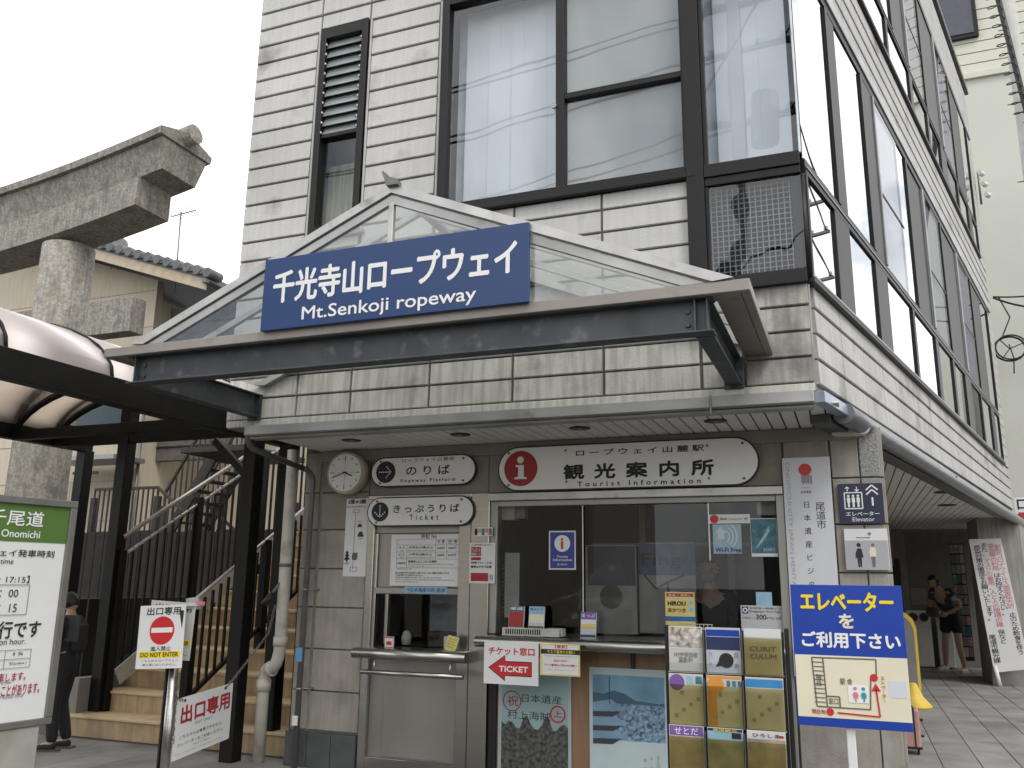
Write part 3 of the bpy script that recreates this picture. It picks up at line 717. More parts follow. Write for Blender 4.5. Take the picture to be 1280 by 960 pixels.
# downpipes on the left corner
def tube_on(thing, name, pts, r, m, n=10, **k):
    b0 = Vector(pts[0]); return thing.add(name, tube_mesh([Vector(p) - b0 for p in pts], r, m, n), b0, **k)
def arc(p0, p1, p2, n=6):
    p0, p1, p2 = map(Vector, (p0, p1, p2)); return [(1 - t) ** 2 * p0 + 2 * t * (1 - t) * p1 + t * t * p2 for t in [i / n for i in range(n + 1)]]
tube_on(B, 'drain_pipe', [(-4.87, 6.80, 2.78), (-4.87, 6.80, 1.02)] + arc((-4.87, 6.80, 1.02), (-4.87, 6.80, 0.80), (-5.0, 6.83, 0.80))[1:] , 0.055, CREAMP, 16)
tube_on(B, 'drain_pipe', arc((-4.99, 6.83, 0.80), (-5.055, 6.85, 0.80), (-5.055, 6.85, 0.66)) + [(-5.055, 6.85, 0.0)], 0.055, CREAMP, 16)
B.rod('pipe_collar', (-5.055, 6.85, 0.60), (-5.055, 6.85, 0.70), 0.066, CREAMP, 18); B.rod('pipe_collar', (-4.87, 6.80, 1.00), (-4.87, 6.80, 1.08), 0.064, CREAMP, 18); B.rod('pipe_collar', (-4.94, 6.82, 0.80), (-4.99, 6.83, 0.80), 0.066, CREAMP, 18)
B.rod('pipe_clip', (-4.87, 6.80, 1.70), (-4.87, 6.80, 1.73), 0.060, GREYP, 18)
tube_on(B, 'rain_pipe', [(-4.66, 5.86, 2.92), (-4.66, 5.86, 2.76)] + arc((-4.66, 5.86, 2.76), (-4.66, 5.86, 2.66), (-4.655, 6.0, 2.65)) + [(-4.63, 6.62, 2.58)] + arc((-4.63, 6.62, 2.58), (-4.62, 6.76, 2.57), (-4.62, 6.78, 2.48)) + [(-4.625, 6.78, 0.0)], 0.026, GREYP, 12)
for z in (1.49, 0.64):
    B.rod('pipe_clip', (-4.625, 6.78, z), (-4.625, 6.78, z + 0.02), 0.031, FRAMEL, 14); B.rod('pipe_stay', (-4.62, 6.78, z + 0.01), (-4.53, 6.86, z + 0.01), 0.008, FRAMEL, 8)
B.box('pipe_tag', -4.655, -4.595, 6.745, 6.752, 0.88, 1.0, mat('tag_blue', (0.12, 0.33, 0.6), 0.5)); B.box('pipe_tag', -4.655, -4.60, 6.745, 6.752, 0.35, 0.43, WHITE)

# ------------------------------------------------------------------ gabled entrance canopy
C = T('entrance_canopy', 'steel entrance canopy with glazed gable carrying the blue ropeway sign', 'canopy', (-2.6, 5.8, 2.9), world=True)
YF, YW = 4.41, U - 0.002
CX0, CX1, CA = -4.80, -0.40, -2.555
C.box('fascia', CX0, CX1, YF, YF + 0.05, 3.09, 3.155, CANOPY); C.box('fascia', CX1 - 0.05, CX1, YF + 0.05, YW, 3.09, 3.155, CANOPY); C.box('fascia', CX0, CX0 + 0.05, YF + 0.05, YW, 3.09, 3.155, CANOPY)
C.box('eaves_plate', CX1 - 0.19, CX1 - 0.052, YF + 0.052, YW, 3.095, 3.115, CANOPY); C.box('eaves_plate', CX0 + 0.052, CX0 + 0.19, YF + 0.052, YW, 3.095, 3.115, CANOPY); C.box('eaves_plate', CX0 + 0.192, CX1 - 0.192, YF + 0.052, YF + 0.16, 3.095, 3.113, CANOPY)
# front I-beam: web and two flanges, then the two side beams
C.box('beam_web', -4.575, -0.625, 4.50, 4.51, 2.912, 3.085, BEAM); C.box('beam_flange', -4.62, -0.60, 4.45, 4.56, 2.90, 2.911, BEAM); C.box('beam_flange', -4.62, -0.60, 4.45, 4.56, 3.086, 3.094, BEAM)
for xs_ in (-4.56, -0.66):
    C.box('beam_web', xs_ - 0.006, xs_ + 0.006, 4.562, YW, 2.912, 3.08, BEAM); C.box('beam_flange', xs_ - 0.05, xs_ + 0.05, 4.562, YW, 2.898, 2.909, BEAM); C.box('beam_flange', xs_ - 0.05, xs_ + 0.05, 4.562, YW, 3.081, 3.09, BEAM)
    C.box('beam_end_plate', xs_ - 0.065, xs_ + 0.065, YW - 0.012, YW, 2.87, 3.09, BEAM)
for x in (-4.50, -0.74):
    for z in (2.955, 3.03): C.add('bolt', cyl_mesh(0.016, 0.013, 0.012, BEAM, 6), (x, 4.50, z), (R(90), 0, 0))
C.box('stiffener', -0.70, -0.692, 4.455, 4.499, 2.912, 3.085, BEAM); C.box('stiffener', -4.555, -4.547, 4.455, 4.499, 2.912, 3.085, BEAM)
C.box('stiffener', -0.635, -0.627, 4.455, 4.499, 2.912, 3.085, BEAM)
AP = 4.035
def rafter(y0, y1, dz, w, m, nm):
    zb = 3.157                                   # feet are cut level on top of the fascia
    for xe in (CX0 + 0.24, CX1 - 0.08):
        g = (AP - 3.165) / (CA - xe)             # slope; x where a line offset by d meets the cut
        def foot(d): return max(xe, xe + (zb - 3.165 - d) / g) if g > 0 else min(xe, xe + (zb - 3.165 - d) / g)
        ft, fb = foot(dz + w), foot(dz)
        ztop = 3.165 + dz + w + g * (ft - xe)
        C.add(nm, prism_mesh([(fb, zb), (ft, max(zb, ztop)), (CA, AP + dz + w), (CA, AP + dz)], y1 - y0, m), (0, y0, 0))
rafter(YF - 0.006, YF + 0.05, -0.055, 0.058, ALU, 'verge_rafter'); rafter(YF + 0.006, YF + 0.045, -0.125, 0.055, GUTTER, 'inner_rafter')
rafter(YW - 0.05, YW, -0.055, 0.055, ALU, 'wall_rafter')
for y in (4.78, 5.28): rafter(y, y + 0.035, -0.05, 0.045, ALU, 'rafter')
C.box('king_post', CA - 0.018, CA + 0.018, YF + 0.0, YF + 0.04, 3.156, AP - 0.12, ALU)
C.box('ridge_bar', CA - 0.03, CA + 0.03, YF + 0.05, YW, AP - 0.02, AP + 0.012, ALU)
fin = [(CA - 0.02, AP - 0.02), (CA - 0.035, AP + 0.03), (CA - 0.055, AP + 0.075), (CA - 0.045, AP + 0.085), (CA - 0.02, AP + 0.045), (CA + 0.05, AP + 0.018), (CA + 0.06, AP - 0.02)]
C.add('ridge_finial', prism_mesh(fin, 0.07, GREYP), (0, YF - 0.04, 0))
C.add('gable_glass', prism_mesh([(CX0 + 0.40, 3.158), (CA - 0.018, 3.158), (CA - 0.018, AP - 0.13)], 0.006, GL_CAN), (0, YF + 0.02, 0)); C.add('gable_glass', prism_mesh([(CA + 0.018, 3.158), (CX1 - 0.25, 3.158), (CA + 0.018, AP - 0.13)], 0.006, GL_CAN), (0, YF + 0.02, 0))
for a_, b_ in ((CX0 + 0.24, CA), (CA, CX1 - 0.08)):
    ys = [YF + 0.05, 4.78, 5.28, YW - 0.05]
    for y0, y1 in zip(ys, ys[1:]):
        za, zb = (3.165, AP) if a_ < -3 else (AP, 3.165)
        vs = [(a_, y0, za), (b_, y0, zb), (b_, y1, zb), (a_, y1, za)]; vs += [(x, y, z + 0.006) for x, y, z in vs]
        C.add('roof_glass', mesh_from('rg', vs, [(3, 2, 1, 0), (4, 5, 6, 7), (0, 1, 5, 4), (1, 2, 6, 5), (2, 3, 7, 6), (3, 0, 4, 7)], GL_CAN))
C.box('soffit_bar', -4.5, -0.7, 5.1, 5.13, 3.085, 3.105, BEAM)

S = T('name_sign', 'long blue sign lettered in white on the canopy gable', 'sign', (-2.54, 4.39, 3.14), world=True)
S.box('sign_panel', -3.455, -1.615, 4.375, 4.402, 3.145, 3.632, NAVY, bev=0.003)
for x in (-3.2, -2.5, -1.9): S.box('sign_bracket', x, x + 0.03, 4.403, 4.43, 3.16, 3.25, FRAMEL)
YS = 4.3725
S.txt('千光寺山ロープウェイ', -3.37, -1.69, 3.325, 3.535, YS, LETW, bold=0.028); S.txt('Mt.Senkoji ropeway', -3.14, -1.94, 3.165, 3.275, YS, LETW, bold=0.011)

# ------------------------------------------------------------------ oval enamel signs
def oval(label, x0, x1, z0, z1, y=G - 0.06):
    t = T('oval_sign', label, 'sign', ((x0 + x1) / 2, G, z0), world=True, group='oval enamel signs over the windows')
    t.add('sign_plate', prism_mesh(stadium(x0, x1, z0, z1), 0.03, BLACK), (0, y + 0.003, 0)); t.add('sign_face', prism_mesh(stadium(x0, x1, z0, z1, 0.011), 0.004, SIGNW), (0, y, 0))
    for x in (x0 + 0.10, x1 - 0.12):
        for z in (z0 + 0.035 * (z1 - z0) / 0.25, z1 - 0.035 * (z1 - z0) / 0.25): t.add('fixing_stud', cyl_mesh(0.011, 0.010, 0.008, GREYP, 12), (x, y, z), (R(90), 0, 0))
    return t
YO = G - 0.06
t = oval('longest white oval sign with the red circled i for tourist information', -2.78, -0.615, 2.335, 2.715)
d = t.disc('info_disc', -2.57, 2.528, 0.150, YO - 0.004, RED, parent=None)
t.disc('letter_dot', -2.572, 2.60, 0.030, YO - 0.006, LETW, 0.002, parent=d); t.poly('letter_i', [(-2.625, 2.437), (-2.515, 2.437), (-2.515, 2.452), (-2.541, 2.458), (-2.541, 2.557), (-2.615, 2.557), (-2.615, 2.543), (-2.592, 2.536), (-2.592, 2.458), (-2.625, 2.452)], YO - 0.006, LETW, parent=d)
t.txt('ロープウェイ山麓駅', -2.081,-1.031,2.613,2.664, YO - 0.002, INK, 0.014, spacing=1.5); t.txt('観光案内所', -2.186,-0.963,2.425,2.543, YO - 0.002, INK, 0.034, spacing=1.9); t.txt('Tourist Information', -2.069,-1.065,2.361,2.400, YO - 0.002, INK, 0.02, spacing=1.7)
for px_ in (-2.172,2.666), (-1.005,2.654), (-2.165,2.405), (-1.002,2.396): t.add('fixing_stud', cyl_mesh(0.010, 0.010, 0.006, GREYP, 10), (px_[0], YO, px_[1]), (R(90), 0, 0))
t = oval('upper left oval sign with a dotted arrow pointing right', -4.025, -2.985, 2.405, 2.675)
d = t.disc('arrow_disc', -3.87, 2.54, 0.098, YO - 0.004, BLACK, parent=None)
for i in range(7): t.disc('arrow_dot', -3.93 + i * 0.019, 2.54, 0.0062, YO - 0.006, LETW, 0.002, parent=d, n=8)
for i in range(1, 4):
    for s_ in (1, -1): t.disc('arrow_dot', -3.816 - i * 0.015, 2.54 + s_ * i * 0.016, 0.0062, YO - 0.006, LETW, 0.002, parent=d, n=8)
t.txt('ロープウェイ山麓駅', -3.707,-3.192,2.622,2.654, YO - 0.002, INK, 0.004, spacing=1.4); t.txt('のりば', -3.662,-3.236,2.505,2.585, YO - 0.002, INK, 0.016, spacing=1.6); t.txt('Ropeway Platform', -3.714,-3.179,2.435,2.471, YO - 0.002, INK, 0.016, spacing=1.5)
t = oval('lower left oval sign with a dotted arrow pointing down', -4.045, -2.995, 2.055, 2.315)
d = t.disc('arrow_disc', -3.91, 2.185, 0.085, YO - 0.004, BLACK, parent=None)
for i in range(6): t.disc('arrow_dot', -3.91, 2.24 - i * 0.019, 0.0062, YO - 0.006, LETW, 0.002, parent=d, n=8)
for i in range(1, 4):
    for s_ in (1, -1): t.disc('arrow_dot', -3.91 + s_ * i * 0.016, 2.135 + i * 0.015, 0.0062, YO - 0.006, LETW, 0.002, parent=d, n=8)
t.txt('きっぷうりば', -3.775,-3.134,2.174,2.242, YO - 0.002, INK, 0.016, spacing=1.4); t.txt('Ticket', -3.612,-3.331,2.109,2.155, YO - 0.002, INK, 0.01, spacing=1.9)

# ------------------------------------------------------------------ wall clock
K = T('wall_clock', 'round white wall clock with a beige case beside the signs', 'clock', (-4.255, 6.87, 2.35), world=True)
K.add('case', lathe_mesh([(0.185, -0.10), (0.195, -0.09), (0.195, 0.0), (0.185, 0.012), (0.172, 0.014), (0.170, 0.004)], mat('clock_case', (0.48, 0.42, 0.32), 0.45), 40), (-4.255, 6.75, 2.54), (R(90), 0, 0))
K.box('bracket', -4.30, -4.21, 6.84, 6.87, 2.5, 2.58, GREYP)
K.disc('dial', -4.255, 2.54, 0.171, 6.738, SIGNW, 0.004, n=40)
for i in range(12):
    a = R(30 * i); L_ = 0.045 if i % 3 == 0 else 0.024; rr = 0.155 - L_ / 2
    K.add('hour_mark', box_mesh(0.006, 0.001, L_, INK, 0), (-4.255 + rr * math.sin(a), 6.7365, 2.54 + rr * math.cos(a)), (0, a, 0))
for i in range(60):
    if i % 5: pass
K.box('dial_cross', -4.256, -4.254, 6.7372, 6.7378, 2.42, 2.66, INKG, bev=0); K.box('dial_cross', -4.375, -4.135, 6.7374, 6.7379, 2.539, 2.541, INKG, bev=0)
for nm, ang, L_, w in (('hour_hand', 111, 0.085, 0.011), ('minute_hand', 252, 0.135, 0.008)):
    a = R(ang); K.add(nm, box_mesh(w, 0.002, L_ * 1.2, INK, 0), (-4.255 + L_ * 0.42 * math.sin(a), 6.732, 2.54 + L_ * 0.42 * math.cos(a)), (0, a, 0))
K.txt('QUARTZ', -4.285, -4.225, 2.505, 2.513, 6.7368, INKG)

# ------------------------------------------------------------------ notices on the wall
P = T('cable_car_poster', 'narrow white poster with a cable car line diagram below the clock', 'poster', (-4.18, 6.87, 1.62), world=True)
P.rect('sheet', -4.295, -4.062, 1.62, 2.315, G - 0.008, WHITE, 0.006)
yp = G - 0.0095
P.txt('山頂駅 ⇔ 山麓駅', -4.274,-4.089,2.267,2.308, yp, INK, 0.03); P.txt('約3分間の空中散歩です', -4.288,-4.086,2.231,2.250, yp, INK)

def line(t, a, b, w, y, m, name='printed_line', parent=None):
    d = Vector((b[0] - a[0], 0, b[1] - a[1])); L_ = d.length
    return t.add(name, box_mesh(L_, 0.0008, w, m, 0), ((a[0] + b[0]) / 2, y, (a[1] + b[1]) / 2), (0, -math.atan2(d.z, d.x), 0), parent)
def frame_rect(t, x0, x1, z0, z1, w, y, m, parent=None):
    line(t, (x0, z0), (x1, z0), w, y, m, parent=parent); line(t, (x0, z1), (x1, z1), w, y, m, parent=parent); line(t, (x0, z0), (x0, z1), w, y, m, parent=parent); line(t, (x1, z0), (x1, z1), w, y, m, parent=parent)
line(P, (-4.192,2.186), (-4.195,1.680), 0.004, yp, INKG)
frame_rect(P, -4.218,-4.159,2.186,2.215, 0.003, yp, INK); frame_rect(P, -4.220,-4.154,1.666,1.701, 0.003, yp, INK)
def icon(t, x0, x1, z0, z1, pts, y, m, name='printed_icon'):
    return t.poly(name, [(x0 + (x1 - x0) * a, z0 + (z1 - z0) * b) for a, b in pts], y, m, 0.0008)
PAG = [(.35, 0), (.65, 0), (.62, .15), (1, .2), (.68, .42), (.62, .45), (.9, .5), (.62, .7), (.8, .75), (.5, 1), (.2, .75), (.38, .7), (.1, .5), (.38, .45), (.32, .42), (0, .2), (.38, .15)]
icon(P, -4.294,-4.227,1.750,1.849, PAG, yp, INK); icon(P, -4.210,-4.152,1.764,1.835, [(0, .35), (.1, 0), (.8, 0), (1, .3), (1, .9), (.1, .9)], yp, mat('print_slate', (0.08, 0.11, 0.12), 0.5, var=0)); icon(P, -4.164,-4.097,1.970,2.020, [(0, 0), (1, 0), (.9, .5), (.65, .95), (.35, .95), (.1, .5)], yp, NAVYD); icon(P, -4.168,-4.118,2.056,2.085, [(0, 0), (1, 0), (.8, 1), (.2, 1)], yp, INK)
P.txt('山麓駅', -4.290,-4.232,1.729,1.743, yp, INK); P.txt('展望台', -4.153,-4.103,1.949,1.963, yp, INK); P.txt('千光寺', -4.171,-4.129,2.099,2.113, yp, INK)

P = T('fare_board', 'white fare table in the upper part of the ticket window', 'notice', (-3.47, 6.87, 1.54), world=True)
P.rect('sheet', -3.815, -3.14, 1.545, 1.985, G - 0.004, WHITE, 0.005)
yp = G - 0.0055; q = 6.865
X0, X1 = -3.755, -3.15
P.txt('【料金】Fare', -3.516,-3.368,1.952,1.993, yp, INK, 0.01)
zt = [1.945, 1.895, 1.835, 1.775, 1.70]
for z in zt: line(P, (X0, z), (X1, z), 0.0025, yp, INKG)
for x, za, zb in ((X0, 1.70, 1.945), (-3.655, 1.70, 1.895), (-3.375, 1.775, 1.945), (-3.27, 1.775, 1.945), (X1, 1.70, 1.945)): line(P, (x, za), (x, zb), 0.0025, yp, INKG)
for b_, xa, xb, za, zb in (('片 道', -3.36, -3.29, 1.915, 1.938), ('往 復', -3.255, -3.17, 1.915, 1.938), ('One way', -3.355, -3.295, 1.899, 1.910), ('Round trip', -3.255, -3.175, 1.899, 1.910), ('大 人', -3.735, -3.675, 1.862, 1.885), ('Adults', -3.725, -3.685, 1.841, 1.852), ('中学生(15歳)以上', -3.635, -3.40, 1.862, 1.885), ('Junior high school students or older', -3.645, -3.385, 1.842, 1.853),
        ('500円', -3.36, -3.29, 1.858, 1.878), ('700円', -3.255, -3.18, 1.858, 1.878), ('小 人', -3.735, -3.675, 1.802, 1.825), ('Children', -3.73, -3.68, 1.781, 1.792), ('小学生(6歳)以上', -3.635, -3.41, 1.802, 1.825), ('Elementary school students', -3.645, -3.385, 1.782, 1.793), ('250円', -3.36, -3.29, 1.798, 1.818), ('350円', -3.255, -3.18, 1.798, 1.818),
        ('未就学児', -3.745, -3.665, 1.728, 1.748), ('保護者1人につき1名無料', -3.64, -3.36, 1.742, 1.764), ('One preschool child per guardian rides free of charge', -3.64, -3.20, 1.724, 1.735), ('and under school age', -3.64, -3.48, 1.709, 1.719), ('団体料金(15名以上)  割引', -3.75, -3.60, 1.682, 1.694),
        ('障がい者手帳をお持ちの方は窓口でご提示ください。本人と介護者1名が割引となります', -3.76, -3.24, 1.648, 1.664), ('※ 他の割引との併用はできません', -3.755, -3.49, 1.628, 1.643), ('往復券の有効期限は当日限りです。払い戻しはできません', -3.76, -3.31, 1.609, 1.623), ('Present your certificate at the ticket office. Discounts cannot be combined with other offers', -3.755, -3.19, 1.590, 1.603), ('Tickets are valid on the day of issue only', -3.755, -3.53, 1.572, 1.584)):
    P.txt(b_, xa, xb, za, zb, yp, INK, 0.012 if zb - za > 0.015 else 0)
P = T('small_blue_notice', 'small blue strip notice under the fare table', 'notice', (-3.46, 6.87, 1.49), world=True)
P.rect('sheet', -3.665, -3.255, 1.483, 1.54, G - 0.003, mat('print_pale_blue', (0.32, 0.5, 0.66), 0.4, var=0.15, scale=12), 0.003); P.txt('↑日本遺産の町 尾道', -3.645, -3.275, 1.495, 1.53, G - 0.0045, mat('print_deep_blue', (0.04, 0.12, 0.3), 0.5, var=0), 0.01)

P = T('notice_sheet', 'white sheet with red blocks taped to the steel column', 'notice', (-2.92, 6.84, 1.57), world=True)
P.rect('sheet', -3.035, -2.80, 1.575, 1.91, G - 0.040, WHITE, 0.008)
yp = G - 0.0415
for a in ((-3.02, -2.93, 1.80, 1.875), (-3.02, -2.93, 1.765, 1.79), (-3.02, -2.86, 1.592, 1.66)): P.rect('printed_block', *a, yp, RED, 0.001)
P.txt('入場券購入の方は', -3.02, -2.83, 1.885, 1.90, yp, INK); P.txt('プレゼント', -3.015, -2.935, 1.835, 1.865, yp - 0.001, LETW, 0.01); P.txt('応募カード', -3.015, -2.935, 1.805, 1.828, yp - 0.001, LETW, 0.01); P.txt('期間 10/1～2/28', -3.02, -2.83, 1.735, 1.755, yp, INK, 0.01); P.txt('郵便はがきで応募', -3.02, -2.83, 1.70, 1.722, yp, INK, 0.02); P.txt('尾道', -2.85, -2.815, 1.60, 1.65, yp, INK)
P = T('photo_card', 'small photo card taped above the red and white sheet', 'card', (-2.93, 6.84, 1.97), world=True)
P.rect('card', -3.0, -2.83, 1.965, 2.04, G - 0.036, WHITE, 0.004)
for i, m_ in enumerate((BLACK, ORANGE, TEALP, PINK, GREYP)): P.rect('photo_print', -2.995 + i * 0.033, -2.968 + i * 0.033, 1.975 + (i % 2) * 0.02, 2.03, G - 0.037, m_, 0.001)

P = T('information_poster', 'blue poster with a red italic i inside the office glass', 'poster', (-2.225, 6.9, 1.69), world=True)
yp = G + 0.022
P.rect('sheet', -2.345, -2.112, 1.692, 2.008, yp, WHITE, 0.003); P.rect('blue_field', -2.333, -2.124, 1.704, 1.996, yp - 0.001, mat('poster_blue', (0.035, 0.05, 0.30), 0.35, var=0), 0.001)
P.disc('white_disc', -2.228, 1.905, 0.068, yp - 0.002, LETW, 0.001); P.txt('i', -2.237, -2.221, 1.862, 1.945, yp - 0.003, mat('poster_orange_red', (0.6, 0.06, 0.02), 0.4, var=0), 0.03)
P.txt('Tourist', -2.275, -2.18, 1.788, 1.808, yp - 0.002, LETW, 0.01); P.txt('Information', -2.308, -2.145, 1.762, 1.782, yp - 0.002, LETW, 0.01); P.txt('観光案内所', -2.27, -2.185, 1.728, 1.742, yp - 0.002, LETW)

P = T('wifi_sticker', 'white strip sticker with a red round emblem on the office glass', 'sticker', (-0.87, 6.9, 2.05), world=True)
yp = G + 0.024
P.rect('sheet', -1.028, -0.715, 2.052, 2.122, yp, WHITE, 0.003); P.disc('emblem', -0.985, 2.087, 0.033, yp - 0.001, REDB, 0.001); P.txt('Japan.', -0.94, -0.885, 2.077, 2.098, yp - 0.001, INK, 0.02); P.txt('Connected-free', -0.875, -0.775, 2.077, 2.096, yp - 0.001, INKG)
for i in range(3): P.poly('wifi_arc', [( -0.745 + (0.010 + i * .008) * math.sin(R(a)), 2.070 + (0.010 + i * .008) * math.cos(R(a))) for a in (-40, -20, 0, 20, 40)] + [(-0.745 + (0.006 + i * .008) * math.sin(R(a)), 2.070 + (0.006 + i * .008) * math.cos(R(a))) for a in (40, 20, 0, -20, -40)], yp - 0.001, INK, 0.0008)
P = T('wifi_poster', 'pale blue poster reading Wi-Fi Free on the office glass', 'poster', (-0.89, 6.9, 1.82), world=True)
P.rect('sheet', -1.0, -0.785, 1.822, 2.045, yp, mat('print_ice_blue', (0.33, 0.47, 0.55), 0.4, var=0.1), 0.003)
P.txt('Wi-Fi Free', -0.985, -0.79, 1.832, 1.868, yp - 0.001, mat('print_royal', (0.01, 0.05, 0.22), 0.4, var=0), 0.03); P.poly('arrow_up', [(-0.965, 1.93), (-0.965, 1.98), (-0.985, 1.98), (-0.94, 2.03), (-0.895, 1.98), (-0.915, 1.98), (-0.915, 1.93)], yp - 0.001, mat('print_white_soft', (0.6, 0.66, 0.7), 0.5, var=0), 0.001)
for i in range(3): P.poly('wave', [(-0.93 + (0.06 + i * .028) * math.cos(R(a)), 1.955 + (0.06 + i * .028) * math.sin(R(a))) for a in range(-50, 60, 10)] + [(-0.93 + (0.05 + i * .028) * math.cos(R(a)), 1.955 + (0.05 + i * .028) * math.sin(R(a))) for a in range(50, -60, -10)], yp - 0.001, MATS['print_white_soft'], 0.001)
P = T('whale_poster', 'dark teal photo poster in the right corner of the office window', 'poster', (-0.62, 6.9, 1.8), world=True)
P.rect('sheet', -0.715, -0.520, 1.80, 2.088, yp, WHITE, 0.003); P.rect('photo_print', -0.712, -0.523, 1.825, 2.083, yp - 0.001, TEALP, 0.001); P.poly('photo_streak', [(-0.69, 1.85), (-0.60, 1.99), (-0.58, 2.03), (-0.575, 1.99), (-0.62, 1.92)], yp - 0.002, mat('print_foam', (0.4, 0.52, 0.56), 0.5, var=0.3, scale=60), 0.001); P.txt('3001', -0.63, -0.545, 1.84, 1.865, yp - 0.002, MATS['print_foam'])

# banner-like hanging sign of the visitor centre
P = T('visitor_centre_sign', 'tall white vertical sign with a red disc right of the office window', 'sign', (-0.28, 6.83, 1.0), world=True)
P.box('sign_panel', -0.452, -0.11, G - 0.04, G - 0.015, 0.95, 2.535, mat('sign_cool_white', (0.62, 0.63, 0.66), 0.4, var=0.02), bev=0.003)
yp = G - 0.0415
P.disc('red_disc', -0.289,2.442, 0.046, yp, REDB, 0.001)
for i in range(8): P.rect('emblem_bar', -0.318 + i * 0.0098, -0.312 + i * 0.0098, 2.33 + (0 if i % 2 else 0.01), 2.40, yp, INKG, 0.001)
P.txt('日本遺産', -0.328,-0.254,2.263,2.285, yp, INK); P.txt('JAPAN HERITAGE', -0.326,-0.258,2.299,2.309, yp, INKG)
P.txt('尾\n道\n市', -0.231,-0.164,2.001,2.194, yp, INK, 0.004); P.txt('日\n本\n遺\n産\nビ\nジ\nタ\n｜\nセ\nン\nタ\n｜', -0.318, -0.268, 1.09, 2.20, yp, INK, 0.004)
P.txt('ONOMICHI CITY JAPAN HERITAGE VISITOR CENTER', -0.435, -0.400, 1.0, 2.50, yp, mat('print_outline_grey', (0.36, 0.36, 0.38), 0.5, var=0), rot=90)

P = T('elevator_sign', 'navy square sign with elevator pictogram on the corner pier', 'sign', (0.09, 6.84, 2.03), world=True)
P.box('sign_panel', -0.065, 0.238, G - 0.03, G - 0.005, 2.035, 2.328, mat('sign_deep_navy', (0.010, 0.016, 0.055), 0.35, var=0.05), bev=0.002)
yp = G - 0.0315
frame_rect(P, -0.025, 0.095, 2.145, 2.262, 0.008, yp, LETW)
for x in (0.002, 0.035, 0.068):
    P.disc('pictogram_head', x, 2.238, 0.009, yp, LETW, 0.001, n=12); P.rect('pictogram_body', x - 0.011, x + 0.011, 2.19, 2.226, yp, LETW, 0.001); P.rect('pictogram_legs', x - 0.007, x + 0.007, 2.155, 2.19, yp, LETW, 0.001)
def arrow(x, z, s_, up, th=0.006):
    sg = 1 if up else -1
    line(P, (x, z - s_ * sg), (x, z + s_ * sg), th, yp, LETW); line(P, (x - s_ * .8, z + s_ * .2 * sg), (x, z + s_ * sg), th, yp - .0003, LETW); line(P, (x + s_ * .8, z + s_ * .2 * sg), (x, z + s_ * sg), th, yp - .0006, LETW)
arrow(-0.003, 2.288, 0.017, True); arrow(0.062, 2.288, 0.017, False)
for k in (0, 1):
    line(P, (0.125, 2.245 + k * .033), (0.165, 2.283 + k * .033 - .002), 0.010, yp, LETW); line(P, (0.205, 2.245 + k * .033), (0.165, 2.283 + k * .033 - .002), 0.010, yp - .0004, LETW)
line(P, (0.165, 2.165), (0.165, 2.225), 0.012, yp, LETW)
P.txt('エレベーター', -0.022, 0.205, 2.092, 2.122, yp, LETW, 0.012); P.txt('Elevator', 0.02, 0.17, 2.052, 2.082, yp, LETW, 0.008)
P = T('toilet_sign', 'square white toilet sign with man and woman pictograms', 'sign', (0.09, 6.84, 1.70), world=True)
P.box('sign_panel', -0.048, 0.245, G - 0.03, G - 0.005, 1.705, 1.998, WHITE, bev=0.002); P.rect('grey_field', -0.045, 0.242, 1.71, 1.915, yp + .0005, mat('print_grey_light', (0.42, 0.42, 0.45), 0.5, var=0), 0.001)
SUIT = [(.3, 0), (.48, 0), (.5, .5), (.53, 0), (.72, 0), (.78, .5), (1, .45), (.95, .62), (.8, .95), (.3, .95), (.05, .7), (.0, .4), (.2, .5)]
icon(P, 0.02, 0.075, 1.725, 1.865, SUIT, yp, INK, 'pictogram_man'); P.disc('pictogram_head', 0.047, 1.882, 0.015, yp, INK, 0.001, n=14)
icon(P, 0.115, 0.165, 1.80, 1.865, [(.1, 0), (.9, 0), (.95, .5), (.8, 1), (.2, 1), (.05, .5)], yp, CREAM, 'pictogram_top'); icon(P, 0.125, 0.155, 1.725, 1.80, [(.2, 0), (.8, 0), (1, 1), (0, 1)], yp, GREYP, 'pictogram_trousers'); P.disc('pictogram_head', 0.142, 1.882, 0.012, yp, GREYP, 0.001, n=14)
line(P, (0.035, 1.935), (0.13, 1.935), 0.006, yp, INKG); P.disc('smoke_mark', 0.125, 1.962, 0.012, yp, INKG, 0.001, n=12)

# ------------------------------------------------------------------ things on and below the counters
P = T('ticket_arrow_sign', 'white sheet with a red arrow lettered TICKET hanging from the office counter', 'sign', (-2.54, 6.55, 0.8), world=True)
yc = G - 0.33
P.rect('sheet', -2.762,-2.308,0.815,1.135, yc, WHITE, 0.003)
P.txt('チケット窓口', -2.723,-2.341,1.036,1.091, yc - 0.001, REDB, 0.03)
ax0, az0 = -2.714,0.936; ax1, _z = -2.367,0.928
AR = [(ax0, az0), (ax0 + .13, az0 + .09), (ax0 + .13, az0 + .045), (ax1, az0 + .045), (ax1, az0 - .05), (ax0 + .13, az0 - .05), (ax0 + .13, az0 - .09)]
P.poly('arrow_outline', [(x + (-.012 if i in (0,) else .006 if i in (3, 4) else .002), z + (.008 if i in (1, 2, 3) else -.008 if i in (4, 5, 6) else 0)) for i, (x, z) in enumerate(AR)], yc - 0.001, INK, 0.0008); P.poly('arrow', AR, yc - 0.002, REDB, 0.0008); P.txt('TICKET', -2.632,-2.393,0.910,0.951, yc - 0.0035, LETW, 0.03)
P = T('mask_notice', 'yellow bordered mask notice hanging next to the ticket arrow', 'notice', (-2.22, 6.55, 0.9), world=True)
